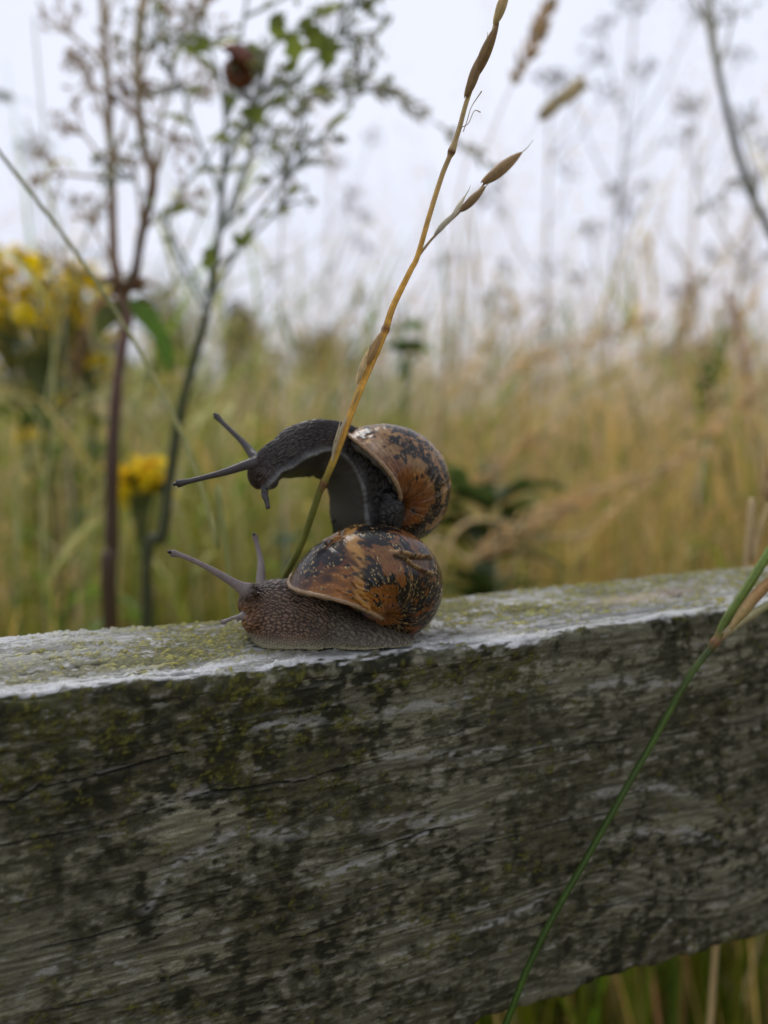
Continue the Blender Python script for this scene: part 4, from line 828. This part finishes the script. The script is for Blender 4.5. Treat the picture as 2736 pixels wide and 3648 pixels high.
# ------------------------------------------------------------------ dry seed-headed grass stalks one can tell apart
def seed_stalk(label, pts, d, head_frac, w_mm, colr, rng, group=None, thin=1.0):
    p0 = at(pts[0][0], pts[0][1], d); gr = (p0[0] + rng.normal(0, .03), p0[1] + .03)
    r_ = thing('grass_stalk', label, 'grass stalk', (gr[0], gr[1], 0), group)
    P = plant_tube(r_, 'stem', [(x, y, d) for x, y in pts], [1.3 * thin, 1.1 * thin, .9 * thin, .7 * thin], colr, 60, 6, ground=gr)
    L = len(P); parts = []; i0 = int(L * (1 - head_frac))
    T = norm(np.gradient(P, axis=0))
    for k in range(110):
        i = rng.integers(i0, L); f = (i - i0) / max(1, L - i0); a = rng.uniform(0, 2 * np.pi); s = norm(np.cross(T[i], [math.cos(a), math.sin(a), .3]))
        v = norm(T[i] + s * .6); o = P[i] + s * w_mm * .001 * .5 * math.sin(math.pi * min(1, .15 + .85 * f)) * rng.uniform(.2, 1)
        V, Fc = lens_geo(o, o + v * rng.uniform(.006, .010), .0022, seg=5, n=5); parts.append((V, Fc, np.tile(np.array(colr) * rng.uniform(.8, 1.4), (len(V), 1))))
    g = join_geo(parts); obj('seed_head', mesh_from('seed_head', rel(g[0], r_), g[1], M_GRASS, g[2]), r_)
TAN = np.array([.46, .34, .17]); rs = np.random.default_rng(21)
seed_stalk('long pale seed head slanting low across the tan grass', [(1560, 2080), (1900, 1860), (2150, 1740), (2500, 1615)], .62, .42, 17, TAN * 1.5, rs, thin=1.5)
seed_stalk('drooping dry seed head just above the far half of the rail', [(1500, 2120), (1680, 1990), (1850, 1880), (2040, 1800)], .58, .40, 17, TAN * 1.35, rs, thin=1.4)
seed_stalk('straight pale stalk slanting steeply behind the far end of the rail', [(1800, 2140), (2100, 1890), (2400, 1640), (2740, 1360)], .66, .45, 12, TAN * 1.5, rs, thin=1.8)
seed_stalk('long yellow seed stalk slanting over the tops of the tan grass', [(1560, 1480), (1800, 1330), (2050, 1230), (2320, 1130)], .80, .40, 18, TAN * 1.55, rs, thin=1.6)
seed_stalk('thin straw seed head bending between the shells and the leafy weed', [(1480, 1960), (1620, 1800), (1740, 1680), (1900, 1560)], .70, .40, 15, TAN * 1.4, rs, thin=1.4)
seed_stalk('buff grass head curving out of the tan grass beside the green weed', [(2300, 1600), (2380, 1400), (2420, 1200), (2460, 1040)], .95, .3, 9, np.array([.62, .46, .27]), rs, thin=.7)
seed_stalk('grey furry seed head nodding against the pale sky', [(1780, 900), (1850, 560), (1930, 415), (2060, 310)], .52, .22, 2.5, np.array([.66, .58, .38]), rs, thin=.22)
seed_stalk('pale feathery seed head on a leaning stalk high against the sky', [(1600, 1000), (1750, 480), (1880, 190), (1960, 20)], .52, .30, 7, BUFF * 1.2, rs, thin=.5)
seed_stalk('fuzzy grey seed head arching over the sky behind the golden stem', [(1000, 900), (1180, 330), (1380, 330), (1760, 590)], .46, .55, 3.5, GREY * 1.2, rs, thin=.4)
seed_stalk('drooping reddish seed head beside the thick dead stalk', [(200, 2200), (230, 1800), (260, 1400), (300, 1180)], .75, .25, 8, np.array([.30, .20, .10]), rs)
seed_stalk('short brown seed head standing at the edge of the tan grass', [(2700, 1900), (2690, 1500), (2650, 1250), (2600, 1060)], .8, .35, 8, np.array([.58, .42, .24]), rs, thin=.7)
seed_stalk('bent straw leaf stalk leaning behind the far end of the rail', [(2640, 2200), (2680, 1990), (2720, 1850), (2790, 1650)], .28, .15, 4, TAN * 1.1, rs)
seed_stalk('slim arching stalk curling out of the meadow beside the thin slanting stem', [(230, 1250), (215, 800), (170, 420), (-20, 330)], .75, .08, 1.5, PALEG * 1.1, rs, thin=.5)

def thin_stem(label, pts, d, r_mm, colr, rng, group):
    p0 = at(pts[0][0], pts[0][1], d); gr = (p0[0] + rng.normal(0, .03), p0[1] + .04); r_ = thing('grass_plant', label, 'grass stem', (gr[0], gr[1], 0), group)
    P = plant_tube(r_, 'stem', [(x, y, d) for x, y in pts], [r_mm * 1.3, r_mm, r_mm * .8, r_mm * .6], colr, 60, 6, ground=gr)
    for i in (24, 33, 42, 50):
        e = P[i] + np.array([rng.normal(0, .03), rng.normal(0, .02), rng.uniform(.02, .05)]); leaf(r_, P[i], e, .0045, np.array(colr) * 1.1, .15)
THIN = ['thin yellow green stem leaning between the dead and the green umbellifer', 'thin yellow green stem leaning out over the ragwort flowers', 'thin yellow green stem slanting through the leafy green umbellifer', 'upright thin yellow green stem beside the dead brown umbellifer',
        'thin yellow green stem rising straight towards the small clinging snail', 'thin stem crossing the green umbellifer stalk towards the dead one', 'thin yellow green stem slanting low towards the golden grass stem']
for k, (pts, d, r_) in enumerate([([(60, 2100), (150, 1500), (320, 800), (640, 300)], .52, 1.1), ([(700, 2100), (420, 1350), (240, 900), (90, 420)], .58, 1.2), ([(300, 2150), (520, 1350), (720, 760), (1060, 180)], .55, 1.1), ([(160, 2150), (190, 1500), (180, 800), (120, 60)], .5, .9),
                              ([(620, 2150), (690, 1500), (830, 900), (850, 300)], .6, .7), ([(880, 2100), (760, 1500), (640, 900), (560, 420)], .62, .7), ([(420, 2150), (640, 1500), (900, 1050), (1180, 820)], .7, .8)]):
    thin_stem(THIN[k], pts, d, r_, np.array([.50, .50, .20]) * (.8 + .07 * k), rs, 'thin stems crossing behind the rail')

# ------------------------------------------------------------------ the mass of meadow grass
def grass_mass(name, label, n, yr, hr, wr, seed, colf, xk=(.95, .32), lean=.35, K=5, curve=.5, seedheads=0, y_pow=1.0, z0=None, h_skew=1.0, left_drop=0.0):
    r = np.random.default_rng(seed)
    y = yr[0] + (yr[1] - yr[0]) * r.uniform(0, 1, n) ** y_pow; x = r.uniform(-1, 1, n) * (xk[0] * y + xk[1])
    base = np.stack([x, y, np.zeros(n)], -1)
    # keep the rail's own footprint clear
    dn = (base - E0) @ RN; base[:, 1] += np.maximum(0, RTK + .03 - dn)
    h = hr[0] + (hr[1] - hr[0]) * r.uniform(0, 1, n) ** h_skew; h = h - left_drop * h * smooth(.02, -.30, x / y); az = r.uniform(0, 2 * np.pi, n); ln = np.abs(r.normal(0, lean, n)); dirv = np.stack([np.cos(az), np.sin(az) * .7, np.zeros(n)], -1)
    dirv[:, 0] += .5
    dn = (base - E0) @ RN; nearb = dn < .75; al = dirv @ RD; ac = np.abs(dirv @ RN); dirv = np.where(nearb[:, None], al[:, None] * RD * .8 + ac[:, None] * RN * .7, dirv)
    t = np.linspace(0, 1, K); w = r.uniform(*wr, n)
    P = base[:, None] + h[:, None, None] * (np.array([0, 0, 1.]) * (t - .25 * (ln[:, None] ** 2) * t ** 2)[..., None] + dirv[:, None] * (ln[:, None] * (t ** (1 + curve)))[..., None])
    if z0 is not None:                          # leaves springing off the culms: start part-way up, rise and arch over
        base[:, 2] = r.uniform(*z0, n); el = r.uniform(.2, 1.3, n)
        P = base[:, None] + h[:, None, None] * (dirv[:, None] * (np.cos(el)[:, None] * t)[..., None] + np.array([0, 0, 1.]) * (np.sin(el)[:, None] * t - r.uniform(.1, .9, n)[:, None] * t ** 2.2)[..., None])
    side = np.stack([np.sin(az + r.normal(0, .8, n)), np.cos(az), np.zeros(n)], -1); side = norm(side); sw = (w[:, None] * (1 - .85 * t ** 2))[..., None] * .5
    V = np.stack([P - side[:, None] * sw, P + side[:, None] * sw], 2).reshape(-1, 3)
    q = np.arange(n)[:, None] * (2 * K) + np.arange(K - 1)[None] * 2; Fq = np.stack([q, q + 1, q + 3, q + 2], -1).reshape(-1, 4)
    C = colf(r, base, h, t); C = np.repeat(C[:, :, None], 2, 2).reshape(-1, 3)
    if seedheads:
        m = seedheads; Vs, Fs, Cs = [], [], []; tip = P[:, -1]; prev = P[:, -2]; dv = norm(tip - prev)
        off = len(V)
        for s in range(m):
            f = r.uniform(-.16, .02, n)[:, None]; c0 = tip + dv * f; c0 = c0 + r.normal(0, .010, (n, 3)) * (1 + 6 * np.minimum(0, f + .1))
            d2 = norm(dv + r.normal(0, .45, (n, 3))); L = r.uniform(.007, .012, n)[:, None]; sd_ = norm(np.cross(d2, r.normal(0, 1, (n, 3)))) * .0016
            quad = np.stack([c0, c0 + d2 * L * .5 + sd_, c0 + d2 * L, c0 + d2 * L * .5 - sd_], 1).reshape(-1, 3)
            Vs.append(quad); Fs.append(off + np.arange(n)[:, None] * 4 + np.arange(4)[None]); off += 4 * n; Cs.append(np.repeat(C.reshape(n, K * 2, 3)[:, -1] * 1.1, 4, 0))
        V = np.vstack([V] + Vs); Fq = np.vstack([Fq] + Fs); C = np.vstack([C] + Cs)
    o = obj(name, mesh_from(name, V, Fq, M_GRASS, C)); return tag(o, label, 'grass', kind='stuff')
def clump(base, size, seed):                # patchy growth: one random number per patch of ground
    k = np.floor(base[:, :2] / size + 100).astype(np.int64); h = (k[:, 0] * 73856093) ^ (k[:, 1] * 19349663) ^ (seed * 83492791)
    return ((h * 1103515245 + 12345) >> 8 & 0xffff) / 65535.
def col_mix(pg_left, pg_right, bright=1.0):
    def f(r, base, h, t):
        n = len(h); px = base[:, 0] / (base[:, 1] + .05); jb = base + r.normal(0, .05, base.shape)
        pg = np.interp(px, [-.45, -.15, .1, .45], [pg_left, pg_left * .8, pg_right * 1.2, pg_right]); isg = r.uniform(0, 1, n) < pg * (.35 + 1.4 * clump(jb, .22, 1))
        lum = (.40 + 1.05 * clump(jb, .16, 2))[:, None]
        dry = np.array([.88, .59, .170])[None] * r.uniform(.6, 1.3, (n, 1)) * lum * (1 + r.normal(0, .06, (n, 3))); grn = np.array([.205, .265, .014])[None] * r.uniform(.5, 1.6, (n, 1)) * lum * (1 + r.normal(0, .12, (n, 3)))
        red = r.uniform(0, 1, n) < .22 * clump(jb, .3, 3); dry[red] = np.array([.50, .26, .11]) * r.uniform(.7, 1.2, (red.sum(), 1))
        pale = r.uniform(0, 1, n) < .12; dry[pale] = np.array([.85, .72, .44]) * r.uniform(.8, 1.1, (pale.sum(), 1))
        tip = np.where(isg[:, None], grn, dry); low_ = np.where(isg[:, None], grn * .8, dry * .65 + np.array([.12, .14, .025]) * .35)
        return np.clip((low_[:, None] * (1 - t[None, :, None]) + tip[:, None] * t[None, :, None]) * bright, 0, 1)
    return f
def col_haze(r, base, h, t):                # bleached beige stems and seed heads
    c = np.array([.84, .645, .41])[None] * r.uniform(.75, 1.15, (len(h), 1)) * (1 + r.normal(0, .04, (len(h), 3))); return np.clip(np.repeat(c[:, None], len(t), 1), 0, 1)
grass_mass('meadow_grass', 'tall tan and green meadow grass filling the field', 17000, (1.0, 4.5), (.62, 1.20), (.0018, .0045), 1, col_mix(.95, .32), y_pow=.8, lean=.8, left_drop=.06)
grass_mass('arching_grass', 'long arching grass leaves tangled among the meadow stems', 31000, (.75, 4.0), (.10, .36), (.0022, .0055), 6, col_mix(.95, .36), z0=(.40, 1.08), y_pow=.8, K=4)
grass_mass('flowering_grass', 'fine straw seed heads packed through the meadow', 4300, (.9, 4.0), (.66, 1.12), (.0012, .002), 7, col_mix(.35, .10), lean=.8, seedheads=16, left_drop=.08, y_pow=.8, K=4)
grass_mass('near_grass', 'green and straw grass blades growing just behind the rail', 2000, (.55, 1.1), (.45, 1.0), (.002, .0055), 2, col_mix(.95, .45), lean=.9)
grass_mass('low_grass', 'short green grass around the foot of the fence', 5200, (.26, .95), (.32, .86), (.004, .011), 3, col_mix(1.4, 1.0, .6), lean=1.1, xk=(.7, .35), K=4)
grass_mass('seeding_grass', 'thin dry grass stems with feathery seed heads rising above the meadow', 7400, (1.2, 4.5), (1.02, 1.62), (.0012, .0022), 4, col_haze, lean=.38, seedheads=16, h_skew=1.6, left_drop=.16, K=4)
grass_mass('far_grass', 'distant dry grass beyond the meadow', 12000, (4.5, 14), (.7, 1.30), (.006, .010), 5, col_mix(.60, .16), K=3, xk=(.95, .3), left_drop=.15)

# taller dead umbellifers standing in the meadow
def far_umbellifer(label, cx, top_py, d, colr, rng, n_br=8, lean=.0):
    top = at(cx, top_py, d); base = np.array([top[0] - lean, top[1] + .02, 0]); r_ = thing('umbellifer', label, 'plant', tuple(base), 'tall dead umbellifers in the meadow')
    P = catmull([base, base * .5 + top * .5 + [.03 * rng.normal(), 0, 0], top], 40); V, Fc = tube_geo(P, np.linspace(.0045, .0016, 40), 6); obj('stem', mesh_from('stem', rel(V, r_), Fc, M_STEM, np.array(colr)), r_)
    umbel(r_, top, [rng.normal(0, .2), 0, 1], .035, 16, 1.0, colr, np.array(colr) * .8, rng, 6, .0018)
    for k in range(n_br):
        i = int(rng.uniform(.62, .95) * 39); a = rng.uniform(0, 6.28); e = P[i] + np.array([math.cos(a) * .10, math.sin(a) * .10, rng.uniform(.08, .2)]); Q = catmull([P[i], P[i] * .5 + e * .5 + [0, 0, -.02], e], 10)
        V, Fc = tube_geo(Q, np.linspace(.002, .001, 10), 5); obj('branch', mesh_from('branch', rel(V, r_), Fc, M_STEM, np.array(colr)), r_); umbel(r_, e, Q[-1] - Q[-3], .03, 12, 1.0, colr, np.array(colr) * .8, rng, 5, .0016)
ru = np.random.default_rng(33)
for lab, cx, ty, d, cc_, le in [('tall dead umbellifer with dark stem behind the tan grass', 1960, 330, 1.5, (.30, .24, .20), .02), ('pale dead umbellifer leaning over the meadow past the nodding seed head', 2260, 60, 1.35, (.42, .40, .36), .12),
                             ('grey dead umbellifer close beside the bare grey stalk', 2480, 420, 1.7, (.34, .30, .24), -.05), ('short dead umbellifer amid the tan grass tops', 1700, 760, 1.9, (.40, .34, .26), .0),
                             ('brown dead umbellifer half hidden by the bare grey stalk', 2680, 700, 1.3, (.30, .22, .13), .08), ('faint dead umbellifer standing behind the green one', 1180, 620, 1.8, (.45, .40, .34), .05),
                             ('dead umbellifer standing beyond the ragwort', 120, 560, 1.6, (.38, .35, .26), .03)]:
    far_umbellifer(lab, cx, ty, d, np.array(cc_), ru, 9, le)

# ------------------------------------------------------------------ trees on the skyline
def tree(label, cx, top_py, d, wid_px, colr, rng, leaves=2600, dens=1.0, trunk=True):
    top = at(cx, top_py, d); hgt = top[2]; base = np.array([top[0], top[1], 0]); W = wid_px * d / F; r_ = thing('tree', label, 'tree', tuple(base), 'trees on the skyline')
    V, Fc = tube_geo(catmull([[0, 0, 0], [.05 * hgt * .2, 0, hgt * .4], [0, 0, hgt * .8]], 12), np.linspace(hgt * .03, hgt * .008, 12), 8); parts = [(V, Fc, np.tile([.10, .08, .06], (len(V), 1)))]
    for k in range(9):
        a = rng.uniform(0, 6.28); z = rng.uniform(.3, .7) * hgt; e = np.array([math.cos(a) * W * .35, math.sin(a) * W * .35, z + hgt * .2]); V, Fc = tube_geo(catmull([[0, 0, z], e * [.5, .5, .5] + [0, 0, z * .5], e], 6), np.linspace(hgt * .012, hgt * .003, 6), 5); parts.append((V, Fc, np.tile([.10, .08, .06], (len(V), 1))))
    g = join_geo(parts); obj('trunk', mesh_from('trunk', g[0], g[1], M_STEM, g[2]), r_)
    cl = rng.normal(0, 1, (26, 3)); cl = norm(cl) * rng.uniform(.3, 1, (26, 1)) * [W * .42, W * .42, hgt * .30] + [0, 0, hgt * .64]; ci = rng.integers(0, 26, leaves)
    c = cl[ci] + rng.normal(0, 1, (leaves, 3)) * [W * .09, W * .09, hgt * .07]; c[:, 2] = np.minimum(c[:, 2], hgt)
    s = hgt * rng.uniform(.012, .026, (leaves, 1)); a = norm(rng.normal(0, 1, (leaves, 3))); b = norm(np.cross(a, rng.normal(0, 1, (leaves, 3))))
    V = np.stack([c - a * s, c + b * s * .6, c + a * s, c - b * s * .6], 1).reshape(-1, 3); Cl = np.array(colr)[None] * (rng.uniform(.6, 1.4, (26, 1))[ci]) * rng.uniform(.8, 1.2, (leaves, 1))
    obj('crown', mesh_from('crown', V, np.arange(leaves * 4).reshape(-1, 4), M_LEAF, np.repeat(Cl, 4, 0)), r_)
rt_ = np.random.default_rng(9)
hd = thing('hedge', 'low dark green hedge along the skyline behind the ragwort', 'hedge', (at(300, 1480, 30)[0], at(300, 1480, 30)[1], 0))
nh = 9000; hx = rt_.uniform(-9, 7.5, nh); hh = 2.9 + .9 * np.sin(hx * .9 + 1) + .5 * np.sin(hx * 2.3) + 1.0 * np.exp(-((hx + 6) / 2.2) ** 2); hz = rt_.uniform(0, 1, nh) ** .6 * hh; cc0 = np.stack([hx, rt_.normal(0, .5, nh), hz], -1)
aa = norm(rt_.normal(0, 1, (nh, 3))) * .12; bb = norm(np.cross(aa, rt_.normal(0, 1, (nh, 3)))) * .08
obj('foliage', mesh_from('foliage', np.stack([cc0 - aa, cc0 + bb, cc0 + aa, cc0 - bb], 1).reshape(-1, 3), np.arange(nh * 4).reshape(-1, 4), M_LEAF, np.repeat(np.array([.075, .10, .035])[None] * rt_.uniform(.5, 1.4, (nh, 1)), 4, 0)), hd)
tp = [tube_geo(np.array([[x_, 0, 0], [x_ + .1, 0, 1.0], [x_, .1, 2.0]]), [.07, .05, .02], 6) for x_ in np.arange(-8.5, 7.2, 1.3)]
for g_ in tp: obj('trunk', mesh_from('trunk', g_[0], g_[1], M_STEM, np.array([.09, .075, .055])), hd)
tree('dark round tree standing alone on the skyline', 860, 1065, 42, 170, (.035, .045, .022), rt_, 5200)
tree('dark tree rising behind the yellow ragwort', 190, 985, 36, 320, (.05, .07, .025), rt_, 5200)
tree('thin pale tree seen between the forked dead stalks', 600, 985, 50, 230, (.17, .18, .15), rt_, 1500)
tree('grey green tree low behind the tan grass', 1130, 1160, 60, 330, (.09, .10, .06), rt_, 4200)
tree('broad dull tree beyond the far end of the meadow', 2480, 1180, 45, 420, (.10, .11, .06), rt_, 3600)
